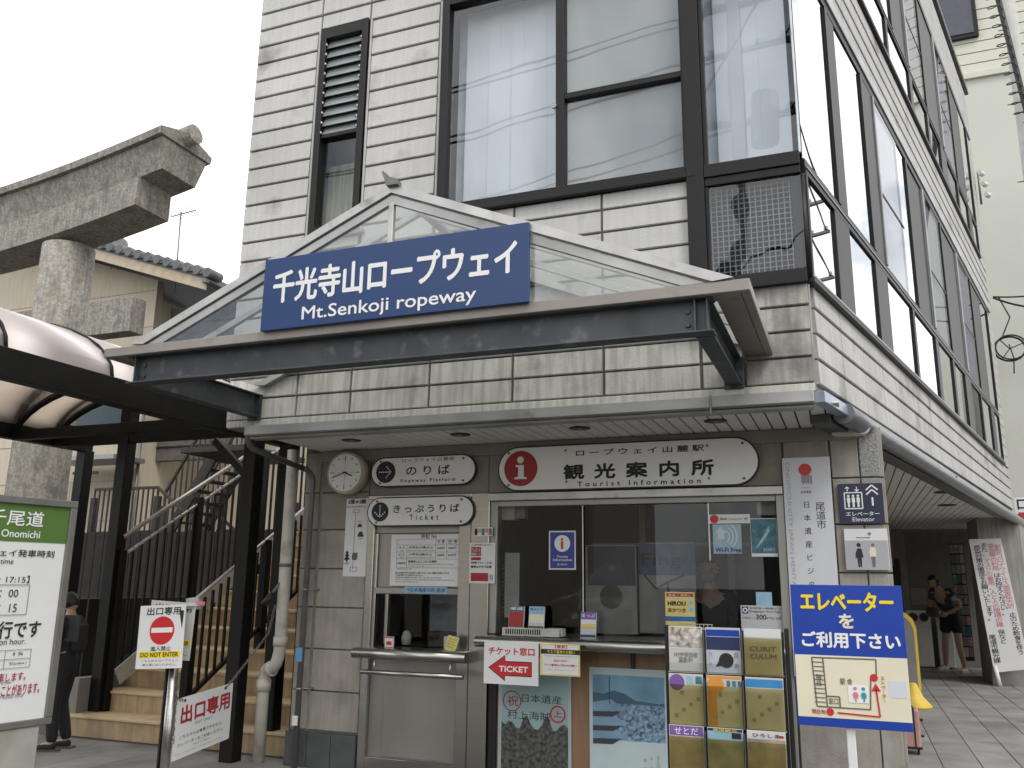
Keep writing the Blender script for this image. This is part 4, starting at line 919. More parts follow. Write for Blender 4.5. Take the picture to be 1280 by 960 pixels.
P.rect('sheet', -2.295,-1.975,0.899,1.132, yc, YELP, 0.003); P.rect('white_field', -2.276,-1.988,0.910,1.120, yc - 0.001, WHITE, 0.001); P.rect('black_band', -2.289,-1.975,1.056,1.091, yc - 0.002, INK, 0.001)
P.txt('【重要】', -2.172,-2.076,1.099,1.124, yc - 0.002, REDB, 0.01); P.txt('マスク着用のお願い', -2.237,-2.013,1.061,1.086, yc - 0.003, YEL, 0.01); P.txt('本館内では感染拡大防止の為', -2.263,-1.994,1.038,1.045, yc - 0.002, INK); P.txt('来館の皆様に', -2.185,-2.070,1.000,1.018, yc - 0.002, REDB)
P.txt('マスク着用のご協力をお願い', -2.263,-2.000,0.969,0.985, yc - 0.002, REDB, 0.02); P.txt('ご理解とご協力をお願いいたします', -2.249,-2.013,0.939,0.946, yc - 0.002, INKG)

P = T('heritage_poster', 'pale poster with brush lettering over a dark wooded hill', 'poster', (-2.47, 6.88, 0.0), world=True)
yw = G + 0.018
P.rect('poster_sheet', -2.775, -2.155, 0.0, 0.99, yw, mat('poster_pale', (0.42, 0.50, 0.50), 0.5, var=0.08), 0.004); P.rect('picture', -2.745, -2.18, 0.0, 0.95, yw - 0.001, mat('poster_mist', (0.30, 0.42, 0.44), 0.5, var=0.12, scale=3), 0.001)
hp = [(-2.745, 0.0)] + [(-2.18, 0.0), (-2.18, 0.47)] + [(-2.18 - i * 0.565 / 18, 0.47 + 0.03 * math.sin(i * 1.3) + (0.05 if i in (5, 6, 11, 12) else 0)) for i in range(1, 18)] + [(-2.745, 0.49)]
P.poly('printed_hill', hp, yw - 0.002, mat('poster_hill', (0.085, 0.085, 0.075), 0.6, var=0.85, scale=34), 0.001)
P.txt('日本遺産', -2.572,-2.233,0.646,0.709, yw - 0.002, INK, 0.004); P.txt('村上海賊', -2.695,-2.327,0.514,0.579, yw - 0.002, INK, 0.004); P.txt('上', -2.300,-2.233,0.549,0.598, yw - 0.003, REDB, 0.02)
def ring(t, x, z, r0, r1, y, m, name='ring', n=24, parent=None):
    vs = []; fs = []
    for i in range(n):
        a = 2 * math.pi * i / n
        vs += [(x + r0 * math.cos(a), 0, z + r0 * math.sin(a)), (x + r1 * math.cos(a), 0, z + r1 * math.sin(a))]
    for i in range(n):
        j = (i + 1) % n; fs.append((2 * i, 2 * i + 1, 2 * j + 1, 2 * j))
    me = mesh_from(name, vs, fs, m); return t.add(name, me, (0, y, 0), parent=parent)
ring(P, -2.266,0.571, 0.053, 0.066, yw - 0.003, REDB, 'stamp_ring'); ring(P, -2.655,0.650, 0.072, 0.080, yw - 0.003, RED, 'stamp_ring'); P.txt('祝', -2.697,-2.600,0.611,0.691, yw - 0.003, RED, 0.0)
P = T('pagoda_poster', 'poster of a blue tinted pagoda roof above a harbour town', 'poster', (-1.70, 6.88, 0.0), world=True)
P.rect('poster_sheet', -2.005,-1.398,-0.059,0.942, yw, mat('poster_ice', (0.50, 0.60, 0.62), 0.5, var=0.05), 0.004)
a0, a1, b0, b1 = -1.977,-1.410,0.416,0.889
P.rect('picture', a0, a1, b0, b1, yw - 0.001, mat('poster_sky_blue', (0.16, 0.32, 0.44), 0.5, var=0.2, scale=5), 0.001)
def IP(u, v): return (a0 + (a1 - a0) * u, b0 + (b1 - b0) * v)
P.poly('printed_town', [IP(0, 0), IP(1, 0), IP(1, .60), IP(0, .56)], yw - 0.002, mat('poster_town', (0.16, 0.26, 0.36), 0.5, var=0.9, scale=48), 0.0008); P.poly('printed_hill', [IP(0, .56), IP(1, .56), IP(1, .58), IP(.6, .62), IP(.45, .72), IP(.3, .76), IP(.15, .70), IP(0, .72)], yw - 0.0025, mat('poster_ridge', (0.06, 0.12, 0.19), 0.5, var=0.1), 0.0008)
for k, (v0, w_) in enumerate(((.42, .50), (.20, .52), (.0, .50))):
    P.poly('printed_roof', [IP(0, v0), IP(w_ * .85, v0 + .03), IP(w_, v0 + .07), IP(w_ * .75, v0 + .12), IP(.26, v0 + .20), IP(0, v0 + .14)], yw - 0.003, mat('poster_roof', (0.20, 0.33, 0.47), 0.5, var=0.15), 0.0008)
    P.poly('printed_eaves', [IP(0, v0), IP(w_ * .8, v0 + .02), IP(w_ * .55, v0 - .07), IP(0, v0 - .08)], yw - 0.0035, mat('poster_eaves', (0.045, 0.05, 0.065), 0.5, var=0.1), 0.0008)
line(P, IP(.24, .55), IP(.24, .97), 0.007, yw - 0.004, MATS['poster_eaves'])
for b_, x, z0_, z1_ in (('旅\nする\n尾\n道', -1.47, 0.12, 0.33), ('千\n光\n寺\n山', -1.52, 0.10, 0.31), ('坂\nの\n町', -1.57, 0.16, 0.30)): P.txt(b_, x - .011, x + .011, z0_, z1_, yw - 0.002, INKG)

P = T('leaflet_tray', 'clear plastic tray holding papers on the office counter', 'tray', (-2.4, 6.78, 1.165), world=True)
P.box('tray_base', -2.66, -2.18, 6.66, 6.82, 1.167, 1.172, VINYL); 
P.box('tray_side', -2.66, -2.18, 6.66, 6.664, 1.173, 1.235, mat('frosted_plastic', (0.5, 0.5, 0.47), 0.4)); 
for i in range(16): P.box('tray_slot', -2.63 + i * 0.019, -2.62 + i * 0.019, 6.6575, 6.6595, 1.185, 1.225, INTD, bev=0)
P.box('white_box', -2.30, -2.17, 6.70, 6.80, 1.173, 1.235, GREYW)
def holder(label, x, y, z, w, h, mats_, txts):
    t = T('leaflet_stack', label, 'leaflets', (x, y, z), group=None); t.o.rotation_euler = (R(-8), 0, 0)
    t.box('leaflets', -w / 2, w / 2, 0, 0.02, 0, h, WHITE, bev=0)
    for k, (m_, a, b_) in enumerate(mats_): t.rect('cover_print', -w / 2 + .002, w / 2 - .002, h * a, h * b_, -0.0012, m_, 0.001)
    for s_, a, b_, m_ in txts: t.txt(s_, -w * .42, w * .42, h * a, h * b_, -0.002, m_, 0.01)
    t.box('acrylic_holder', -w / 2 - .004, w / 2 + .004, -0.012, -0.009, -0.001, h * .42, VINYL, bev=0); return t
holder('teal and maroon leaflets in the tray, leftmost on the counter', -2.585, 6.76, 1.18, 0.13, 0.22, [(TEALP, .8, 1), (RED, .25, .8), (GREYW, .02, .25)], [('尾道', .86, .96, LETW)])
holder('pale blue leaflets in the tray, right of the maroon ones', -2.415, 6.77, 1.18, 0.13, 0.22, [(SKYB, .72, 1), (CREAM, .45, .72), (MATS['print_slate'], .1, .3)], [('島めぐり', .86, .94, NAVY)])
holder('leaflets with a purple head and yellow band behind the glass edge', -1.985, 6.79, 1.165, 0.125, 0.20, [(PURPLE, .72, 1), (YELP, .38, .55), (NAVY, .03, .14)], [('まっぷ', .8, .93, LETW)])
P = T('yellow_event_flyer', 'yellow flyer with a red ribbon heading standing on the counter', 'flyer', (-1.30, 6.78, 1.17), world=True)
fx0, fx1, fz0, fz1 = -1.358,-1.134,1.197,1.531
P.rect('sheet', fx0, fx1, 1.168, fz1, 6.75, YELP, 0.004); P.rect('ribbon', fx0 + .01, fx1 - .01, fz1 - .035, fz1 - .01, 6.749, RED, 0.001); P.txt('尾道 × 宝探し', fx0 + .025, fx1 - .025, fz1 - .031, fz1 - .015, 6.7475, LETW)
P.txt('HIROU', fx0 + .02, fx1 - .07, fz1 - .10, fz1 - .07, 6.749, INK, 0.05); P.txt('あかつき', fx0 + .02, fx1 - .07, fz1 - .15, fz1 - .12, 6.749, mat('ink_brown', (0.25, 0.08, 0.01), 0.5, var=0), 0.05); P.rect('blue_band', fx0, fx1, fz1 - .215, fz1 - .18, 6.749, mat('print_mid_blue', (0.03, 0.14, 0.4), 0.5, var=0.2), 0.001); P.disc('blue_mark', fx1 - .03, fz1 - .08, 0.018, 6.749, SKYB, 0.001, n=12); P.disc('blue_mark', fx1 - .03, fz1 - .13, 0.018, 6.749, SKYB, 0.001, n=12)
P = T('luggage_notice', 'white luggage storage price notice reading 300 behind the brochure rack', 'notice', (-0.62, 6.9, 1.1), world=True)
nx0, nx1, nz0, nz1 = -0.815,-0.515,1.273,1.440
P.rect('sheet', nx0, nx1 , 1.19, nz1, G + 0.018, mat('notice_grey', (0.50, 0.50, 0.52), 0.5, var=0.02), 0.003); yy = G + 0.0165
P.rect('icon_square', nx0 + .01, nx0 + .055, nz1 - .06, nz1 - .01, yy, NAVY, 0.001); P.disc('icon_disc', nx0 + .033, nz1 - .035, 0.018, yy - .001, LETW, 0.001, n=14); P.rect('icon_bag', nx0 + .024, nx0 + .042, nz1 - .045, nz1 - .027, yy - .002, NAVY, 0.001)
P.txt('手荷物一時預かり', nx0 + .065, nx1 - .01, nz1 - .028, nz1 - .012, yy, INK); P.txt('Baggage Storage', nx0 + .065, nx1 - .01, nz1 - .052, nz1 - .036, yy, INK); P.txt('300', nx0 + .11, nx0 + .185, nz1 - .10, nz1 - .065, yy, INK, 0.01); P.txt('手荷物1個につき', nx0 + .015, nx0 + .10, nz1 - .098, nz1 - .085, yy, INK); P.txt('円/日', nx0 + .19, nx1 - .012, nz1 - .098, nz1 - .083, yy, INK)
P = T('blue_memo', 'small plain blue memo stuck inside the window above the luggage notice', 'memo', (-0.63, 6.9, 1.44), world=True); P.rect('sheet', -0.699,-0.583,1.440,1.539, G + 0.022, SKYB, 0.002)
P = T('wire_basket', 'white wire basket with papers behind the brochure rack', 'basket', (-1.15, 6.8, 1.165), world=True)
for i in range(9): P.rod('wire', (-1.24 + i * .028, 6.72, 1.17), (-1.245 + i * .03, 6.70, 1.30), 0.003, GREYW, 6)
for z in (1.17, 1.21, 1.255, 1.30): P.rod('wire', (-1.25, 6.72 - (z - 1.17) * .15, z), (-1.0, 6.72 - (z - 1.17) * .15, z), 0.003, GREYW, 6)
P.box('papers', -1.22, -1.03, 6.73, 6.78, 1.167, 1.27, YELP)
P = T('white_box', 'small white box on the right of the ticket counter', 'box', (-3.22, 6.78, 1.03), world=True); P.box('box_body', -3.30, -3.16, 6.92, 7.0, 1.035, 1.13, WHITE)
P = T('yellow_tag', 'tilted yellow card standing on the ticket counter', 'card', (-3.15, 6.72, 1.03)); P.o.rotation_euler = (R(-12), R(14), 0); P.rect('card', -0.05, 0.05, 0, 0.12, 0, mat('card_yellow', (0.62, 0.55, 0.16), 0.6), 0.002)
for i in range(4): P.txt('窓口でお声がけ下さい' if i % 2 else '御用の方は', -0.04, 0.035, 0.09 - i * 0.022, 0.101 - i * 0.022, -0.001, INK)
P = T('bell_card', 'small white card with a red mark beside the ticket window bell', 'card', (-3.82, 6.78, 1.03), world=True); P.rect('card', -3.80, -3.72, 1.032, 1.12, 6.80, WHITE, 0.02); P.rect('red_mark', -3.785, -3.735, 1.05, 1.08, 6.7985, REDB, 0.001); P.rect('red_band', -3.80, -3.72, 1.108, 1.118, 6.7985, REDB, 0.001)
P = T('air_freshener', 'cream oval object behind the small card in the ticket window', 'dispenser', (-3.70, 6.98, 1.03), world=True); P.add('body', lathe_mesh([(0.0, 0), (0.04, 0.005), (0.045, 0.06), (0.03, 0.11), (0.0, 0.125)], GREYW, 16), (-3.70, 7.0, 1.04))
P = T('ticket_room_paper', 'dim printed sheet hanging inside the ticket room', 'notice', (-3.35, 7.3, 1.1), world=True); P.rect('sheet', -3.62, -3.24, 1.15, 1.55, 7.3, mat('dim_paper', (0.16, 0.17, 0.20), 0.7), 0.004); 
for i in range(4): P.txt(('お知らせ', '乗車券は', '往復券が', 'お得です')[i], -3.58, -3.30, 1.45 - i * .085, 1.50 - i * .085, 7.298, INKG)
# inside the office
P = T('wall_speaker', 'cream box speaker in the upper left of the office window', 'speaker', (-2.8, 7.0, 2.1), world=True); P.box('cabinet', -2.81, -2.69, 6.98, 7.10, 2.11, 2.23, mat('old_plastic', (0.45, 0.42, 0.33), 0.6)); P.box('grille', -2.689, -2.60, 7.0, 7.08, 2.12, 2.22, GREYP)
P = T('beige_unit', 'beige wall unit in the upper right of the office window', 'box', (-0.58, 7.0, 2.08), world=True); P.box('housing', -0.67, -0.53, 7.0, 7.10, 2.12, 2.25, mat('old_plastic_b', (0.42, 0.40, 0.34), 0.6))
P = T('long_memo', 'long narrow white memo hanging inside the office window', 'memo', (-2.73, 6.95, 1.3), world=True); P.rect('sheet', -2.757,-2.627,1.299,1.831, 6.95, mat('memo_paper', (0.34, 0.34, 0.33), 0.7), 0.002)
for i in range(12): line(P, (-2.78, 1.73 - i * .035), (-2.70, 1.73 - i * .035), 0.004, 6.9485, INKG)
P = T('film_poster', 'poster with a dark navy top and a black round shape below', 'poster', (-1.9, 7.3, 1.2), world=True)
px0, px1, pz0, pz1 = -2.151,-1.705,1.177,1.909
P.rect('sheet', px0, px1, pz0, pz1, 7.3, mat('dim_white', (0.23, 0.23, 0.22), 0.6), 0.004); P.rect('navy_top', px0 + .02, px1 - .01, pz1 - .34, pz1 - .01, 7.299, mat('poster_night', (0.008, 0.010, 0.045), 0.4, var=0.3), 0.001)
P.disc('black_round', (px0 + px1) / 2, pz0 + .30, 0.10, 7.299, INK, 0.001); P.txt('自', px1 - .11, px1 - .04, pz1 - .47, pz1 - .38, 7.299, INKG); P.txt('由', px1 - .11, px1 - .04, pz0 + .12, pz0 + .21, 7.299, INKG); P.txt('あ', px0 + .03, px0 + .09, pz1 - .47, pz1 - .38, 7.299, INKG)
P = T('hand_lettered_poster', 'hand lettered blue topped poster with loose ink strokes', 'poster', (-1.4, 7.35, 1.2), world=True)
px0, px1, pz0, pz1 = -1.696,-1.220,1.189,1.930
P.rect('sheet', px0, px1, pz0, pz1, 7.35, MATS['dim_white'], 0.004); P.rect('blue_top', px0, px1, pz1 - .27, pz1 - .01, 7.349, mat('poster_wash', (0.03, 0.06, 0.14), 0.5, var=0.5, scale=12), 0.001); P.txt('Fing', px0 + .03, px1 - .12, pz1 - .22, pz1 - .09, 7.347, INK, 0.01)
for a_, b_ in (((.1, .5), (.3, .35)), ((.3, .35), (.5, .42)), ((.5, .42), (.8, .5)), ((.5, .42), (.55, .2)), ((.55, .3), (.85, .32))): line(P, (px0 + (px1 - px0) * a_[0], pz0 + (pz1 - pz0) * a_[1] + .1), (px0 + (px1 - px0) * b_[0], pz0 + (pz1 - pz0) * b_[1] + .1), 0.016, 7.348, INK, 'ink_stroke')
P = T('clear_sheet', 'crumpled clear plastic sheet hanging inside the office', 'plastic sheet', (-2.0, 7.1, 1.2), world=True)
vs = []; fs = []
for i in range(9):
    for j in range(9):
        u, v = i / 8, j / 8; vs.append((-2.35 + .62 * u + .05 * math.sin(v * 5), 7.1 + .05 * math.sin(u * 9 + v * 4) + .03 * math.cos(v * 11), 1.18 + (.25 + .42 * u) * v))
for i in range(8):
    for j in range(8): fs.append((i * 9 + j, i * 9 + 9 + j, i * 9 + 10 + j, i * 9 + j + 1))
P.add('sheet', mesh_from('vinyl', vs, fs, glass('soft_vinyl', (0.86, 0.87, 0.87), ior=1.35, rough=0.15), True))

# ------------------------------------------------------------------ free-standing signs and rack in front
P = T('elevator_placard', 'blue and cream placard on a white post giving the way to the elevator', 'sign', (-0.05, 4.60, 0), world=True)
bx0, bx1 = -0.298, 0.205; bz0, bz1 = 0.945, 1.598; yb = 4.58
P.box('board', bx0, bx1, yb, yb + 0.018, bz0, bz1, BLUE, bev=0.002); P.box('post', -0.085, -0.045, yb + 0.019, yb + 0.05, 0.05, 1.5, WHITE); P.box('foot', -0.25, 0.12, yb - .15, yb + 0.25, 0.0, 0.05, CONC)
P.rect('cream_field', bx0 + .004, bx1 - .001, 0.985, 1.268, yb - 0.0015, CREAM, 0.0012)
P.txt('エレベーター', -0.252,0.163,1.479,1.562, yb - 0.002, YEL, 0.04); P.txt('を', -0.081,-0.017,1.398,1.461, yb - 0.002, CREAM, 0.035); P.txt('ご利用下さい', -0.256,0.180,1.306,1.376, yb - 0.002, LETW, 0.035)
ym = yb - 0.0025
def mp(px, py): return (-0.298 + (px - 995.5) * 0.003577, 1.268 - (py - 815.5 - (px - 995.5) * 0.055) * 0.003541)
LN = mat('map_line_brown', (0.13, 0.12, 0.10), 0.6, var=0)
o_ = [(1018, 820), (1098, 824), (1097, 846), (1090, 846), (1087, 887), (1021, 883)]
def ml(a, b, w=0.006, m=LN, yy=ym): line(P, mp(*a), mp(*b), w, yy, m)
for i in range(6): ml(o_[i], o_[(i + 1) % 6], yy=ym - i * 0.0001)
ml((1032, 821), (1034, 884), yy=ym - .0007)
for i in range(1, 11): ml((1018.5, 820 + i * 5.7), (1032.5, 821 + i * 5.7), 0.004, yy=ym - .0008)
ml((1034, 870), (1050, 871), yy=ym - .0009); ml((1050, 871), (1050, 884), yy=ym - .001)
for b_, x0, y0, x1, y1, m_ in (('駅 舎', 1052, 848, 1067, 855, LN), ('階\n段', 1022, 842, 1029, 857, LN), ('窓口', 1036, 873, 1048, 880, LN), ('現在地', 1014, 887, 1031, 892, RED), ('エ\nレ\nベ\n｜\nタ\n｜', 1102, 846, 1107, 878, RED)):
    a_ = mp(x0, y1); c_ = mp(x1, y0); P.txt(b_, a_[0], c_[0], a_[1], c_[1], ym - .0012, m_, 0.01)
for q_ in ((1037, 890), (1094, 847)): a_ = mp(*q_); P.disc('map_dot', a_[0], a_[1], 0.017, ym - .002, REDB, 0.0008)
ml((1046, 891), (1098, 896), 0.007, REDB, ym - .0014); ml((1098, 896), (1095.5, 862), 0.007, REDB, ym - .0016)
a_ = mp(1095.5, 854); P.poly('map_arrow', [(a_[0], a_[1]), (a_[0] - .02, a_[1] - .035), (a_[0] + .02, a_[1] - .035)], ym - .002, REDB, 0.0008)
a_ = mp(1061, 878); c_ = mp(1086, 857); P.rect('icon_card', a_[0], c_[0], a_[1], c_[1], ym - .0012, LETW, 0.001)
PERS = [(.38, 0), (.62, 0), (.62, .3), (.9, .3), (.72, .72), (.95, .45), (1, .55), (.75, .85), (.25, .85), (0, .55), (.05, .45), (.28, .72), (.1, .3), (.38, .3)]
for k, m_ in ((0, PINK), (1, mat('icon_teal', (0.02, 0.30, 0.42), 0.5, var=0))):
    xo = a_[0] + .018 + k * .036; icon(P, xo, xo + .028, a_[1] + .006, a_[1] + .055, PERS, ym - .003, m_); P.disc('icon_head', xo + .014, a_[1] + .064, .008, ym - .003, m_, .0008, n=12)
a_ = mp(1114, 868); P.rect('tape_mark', a_[0] - .01, a_[0] + .065, a_[1] - .015, a_[1] + .06, ym, mat('tape_pale', (0.62, 0.66, 0.72), 0.3, var=0), 0.0005)

# brochure rack
RK = T('brochure_rack', 'standing rack with nine yellowed acrylic pockets in front of the office', 'rack', (-0.72, 5.12, 0), world=True)
rx = [-1.025, -0.815, -0.605, -0.385]
rz = [(1.11, 1.355), (0.83, 1.10), (0.53, 0.83)]
for x in (-1.035, -0.37): RK.box('rack_post', x - .012, x + .012, 5.16, 5.19, 0.04, 1.36, BLACK); RK.box('rack_foot', x - .02, x + .02, 4.98, 5.42, 0.0, 0.04, BLACK)
RK.box('back_panel', -1.02, -0.385, 5.155, 5.16, 0.22, 1.34, BLACK)
prints = [
 ('leaflets with a sketchy grey picture, top left pocket of the rack', [(mat('print_sketch', (0.42, 0.38, 0.34), 0.5, var=0.85, scale=30), .52, .99), (mat('print_paper_grey', (0.55, 0.54, 0.50), 0.5, var=0.04), 0, .52)], [('HYPP参加者\n募集中!', .20, .44, INKG)], False),
 ('leaflets with a navy upper half and black round shape, top middle pocket', [(mat('print_paper_cool', (0.52, 0.54, 0.58), 0.5, var=0.05), 0, 1), (BLUE, .80, .96), (mat('poster_night2', (0.02, 0.03, 0.10), 0.4, var=0.3), .50, .80)], [], False),
 ('leaflets headed by a white strip over tinted plastic, top right pocket', [(mat('print_paper_warm', (0.55, 0.52, 0.42), 0.5, var=0.1), 0, .8), (WHITE, .8, 1)], [('CURIT', .52, .62, INKG), ('CULUM', .36, .46, INKG)], True),
 ('leaflets with a purple corner, middle row left pocket', [(mat('print_paper_w2', (0.62, 0.61, 0.56), 0.5, var=0.1), 0, 1)], [], True),
 ('orange edged leaflets, middle row centre pocket', [(mat('print_paper_w2', (0.6, 0.58, 0.5), 0.5), 0, 1), (ORANGE, .93, 1)], [], True),
 ('leaflets with a bright blue top, middle row right pocket', [(mat('print_paper_w2', (0.6, 0.58, 0.5), 0.5), 0, 1), (mat('print_azure', (0.05, 0.28, 0.60), 0.4, var=0.1), .80, .97)], [], True),
 ('leaflets lettered on purple, bottom left pocket', [(mat('print_tan', (0.42, 0.36, 0.27), 0.5, var=0.35, scale=9), 0, .82), (PURPLE, .82, 1)], [('せとだ', .85, .97, LETW)], True),
 ('leaflets with a car picture strip, bottom middle pocket', [(mat('print_olive', (0.34, 0.34, 0.25), 0.5, var=0.35, scale=9), 0, .80), (SKYB, .80, .94), (NAVY, .94, 1)], [('尾道観光', .945, .99, YEL)], True),
 ('leaflets with a white strip and red mark, bottom right pocket', [(mat('print_tan', (0.42, 0.36, 0.27), 0.5, var=0.35, scale=9), 0, .86), (WHITE, .86, 1)], [('ひろしま', .90, .96, INK)], True)]
for r_ in range(3):
    for c_ in range(3):
        lab, ms, ts, tint = prints[r_ * 3 + c_]; x0, x1 = rx[c_] + .008, rx[c_ + 1] - .012; z0, z1 = rz[r_]; yy = 5.128 - r_ * 0.03
        t = T('leaflet_stack', lab, 'leaflets', ((x0 + x1) / 2, yy, z0), world=True)
        t.box('leaflets', x0, x1, yy, yy + 0.012, z0 + .002, z1, WHITE, bev=0); h = z1 - z0
        for k, (m_, a, b_) in enumerate(ms): t.rect('cover_print', x0 + .003, x1 - .003, z0 + h * a + .003, z0 + h * b_ - .001, yy - .0012 - k * .0008, m_, .0008)
        for s_, a, b_, m_ in ts: t.txt(s_, x0 + .03, x1 - .03, z0 + h * a, z0 + h * b_, yy - .0045, m_, 0.01)
        if r_ == 0 and c_ == 1: t.disc('black_round', (x0 + x1) / 2 + .015, z0 + .07, .040, yy - .004, INK, .001); t.poly('black_tail', [((x0 + x1) / 2 - .045, z0 + .035), ((x0 + x1) / 2 - .01, z0 + .04), ((x0 + x1) / 2 - .01, z0 + .09)], yy - .0045, INK, .001); [t.txt(s_, a, a + .02, z0 + b_, z0 + b_ + .03, yy - .004, INKG) for s_, a, b_ in (('穴', x0 + .015, .085), ('行', x0 + .015, .03), ('自', x1 - .035, .085), ('由', x1 - .035, .03))]
        if r_ == 1 and c_ == 0: t.disc('purple_disc', x0 + .045, z1 - .045, .043, yy - .003, PURPLE, .001); t.rect('photo_print', x0 + .10, x0 + .135, z1 - .05, z1 - .01, yy - .003, SKYB, .001); t.rect('photo_print', x0 + .15, x0 + .185, z1 - .05, z1 - .01, yy - .003, TEALP, .001)
        if r_ == 1:
            for i_ in range(5): t.rect('photo_print', x0 + .03 + (i_ * 41 % 130) * .001, x0 + .05 + (i_ * 41 % 130) * .001, z0 + .04 + i_ * .03, z0 + .06 + i_ * .03, yy - .0035 - i_ * .0001, mat('print_faint', (0.36, 0.36, 0.32), .5), .001)
        if r_ == 1 and c_ == 1: t.disc('orange_disc', x0 + .05, z1 - .05, .045, yy - .003, ORANGE, .001); t.rect('orange_column', x0 + .008, x0 + .055, z0 + .01, z1 - .04, yy - .0033, ORANGE, .001); [t.rect('photo_print', x0 + .11 + i * .03, x0 + .13 + i * .03, z1 - .055, z1 - .025, yy - .003, TEALP, .001) for i in range(3)]
        if r_ == 2 and c_ == 2: t.rect('red_mark', x1 - .035, x1 - .01, z1 - .03, z1 - .018, yy - .003, REDB, .001)
        if r_ == 2 and c_ == 1: t.rect('car_print', x1 - .06, x1 - .01, z1 - .05, z1 - .02, yy - .003, INK, .001)
        zt_ = z1 - .055 if r_ else (z1 - .05 if tint else z0 + .05)
        RK.box('acrylic_pocket', x0 - .005, x1 + .005, yy - .0165, yy - .0135, z0 - .005, zt_, TINT if tint else VINYL, bev=0)
        RK.box('pocket_base', x0 - .005, x1 + .005, yy - .0135, yy + .02, z0 - .005, z0, GREYW, bev=0)
    RK.box('pocket_divider', rx[1] - .004, rx[1] - .001, 5.10 - r_ * .03, 5.15, rz[r_][0], rz[r_][1] - .02, GREYP, bev=0); RK.box('pocket_divider', rx[2] - .004, rx[2] - .001, 5.10 - r_ * .03, 5.15, rz[r_][0], rz[r_][1] - .02, GREYP, bev=0)

# timetable board at the left
A82 = R(82)
P = T('timetable_board', 'tall ropeway timetable board with a green header at the left', 'sign', (-4.89, 3.31, 0), A82)
P.box('panel', -0.35, 0.965, 0.01, 0.06, 0.72, 2.06, WHITE, bev=0.002)
for a in ((-0.38, 1.0, -0.012, 0.075, 2.03, 2.075), (-0.38, 1.0, -0.012, 0.075, 0.695, 0.735)): P.box('board_frame', *a, mat('frame_olive_grey', (0.20, 0.195, 0.18), 0.4, metal=0.4))
for a in ((0.955, 1.0), (-0.38, -0.345)): P.box('board_frame', *a, -0.012, 0.075, 0.736, 2.029, MATS['frame_olive_grey'])
P.rect('header', -0.345, 0.955, 1.80, 2.03, 0.007, GREEN, 0.002)
P.box('pedestal', -0.30, 0.93, -0.0, 0.07, 0.0, 0.694, mat('pedestal_beige', (0.36, 0.35, 0.31), 0.6, dirt=((0.25, 0.24, 0.2), 4, 0.5, 0.8)))
yq = 0.0045
P.txt('ようこそ千尾道', -0.041,0.784,1.896,1.989, yq, LETW, 0.01)
P.txt('Welcome to Onomichi', 0.184,0.772,1.825,1.870, yq, LETW, 0.012)
P.txt('ロープウェイ発車時刻', 0.290,0.885,1.709,1.752, yq, INK, 0.012)
P.txt('Departure time', 0.338,0.626,1.654,1.695, yq, INK)
P.txt('【9:00 ～ 17:15】', 0.358,0.743,1.549,1.595, yq, INK, 0.006)
fx_, fz_ = 0.750,1.539; gx_, gz_ = 0.754,1.361
frame_rect(P, fx_ - 0.7, fx_, gz_, fz_, 0.004, yq, INKG)
P.txt('9：00', 0.528,0.683,1.467,1.511, yq, INK, 0.006); P.txt('17：15', 0.510,0.686,1.377,1.426, yq, INK, 0.006)
P.txt('15分間隔で運行です', 0.057,0.857,1.223,1.323, yq, INK, 0.02)
P.txt('Every 15 minutes on hour.', 0.258,0.771,1.175,1.221, yq, INK)
tx1, tz1 = 0.815,1.153; tx0, tz0 = 0.653,1.057; tz0 -= 0.01
frame_rect(P, tx0, tx1, tz0, tz1, 0.003, yq, INKG); frame_rect(P, tx0 - .3, tx0, tz0, tz1, 0.003, yq - .0003, INKG); line(P, (tx0 - .3, (tz0 + tz1) / 2), (tx1, (tz0 + tz1) / 2), 0.003, yq - .0006, INKG)
P.txt('15', (tx0 + tx1) / 2 - .03, (tx0 + tx1) / 2 + .03, (tz0 + tz1) / 2 + .02, tz1 - .015, yq, INK); P.txt('分(mins.)', tx0 + .03, tx1 - .02, tz0 + .015, (tz0 + tz1) / 2 - .015, yq, INK); P.txt('00 分', tx0 - .25, tx0 - .05, (tz0 + tz1) / 2 + .02, tz1 - .015, yq, INK)
P.txt('定刻に発車します。', 0.469,0.800,0.971,1.022, yq, RED, 0.01); P.txt('Departs on time.', 0.485,0.717,0.951,0.980, yq, INKG)
P.txt('変更となることがあります。', 0.491,0.899,0.887,0.953, yq, RED, 0.01); P.txt('Schedule may change without notice', 0.474,0.800,0.864,0.902, yq, INKG)

# barrier post, notice sheets, chain and hanging sign
Q = T('barrier_post', 'stainless barrier post carrying the no entry sheets', 'post', (-4.67, 5.25, 0), world=True)
Q.rod('post', (-4.67, 5.25, 0.01), (-4.67, 5.25, 0.98), 0.034, STEEL, 20); Q.rod('post_base', (-4.67, 5.25, 0), (-4.67, 5.25, 0.015), 0.14, STEEL, 24); Q.rod('post_cap', (-4.67, 5.25, 0.98), (-4.67, 5.25, 0.995), 0.036, STEEL, 20); Q.box('back_plate', -4.72, -4.706, 5.22, 5.3, 0.0, 0.97, BLACK); Q.box('sheet_holder', -4.75, -4.59, 5.205, 5.21, 0.96, 1.36, BLACK)
P = T('no_entry_sheet', 'front white sheet with a red no entry disc and DO NOT ENTER', 'notice', (-4.735, 5.165, 0.95)); P.o.rotation_euler = (R(-3), R(-3), R(10))
w_, h_ = 0.37, 0.445
P.box('sheet', -w_ / 2, w_ / 2, 0, 0.003, 0, h_, WHITE, bev=0)
P.txt('出口専用', -.125, .145, .375, .43, -.001, INK, 0.02); P.disc('no_entry_disc', .005, .265, .100, -.001, REDB, .001, n=36); P.rect('white_bar', -.08, .09, .25, .285, -.002, LETW, .001)
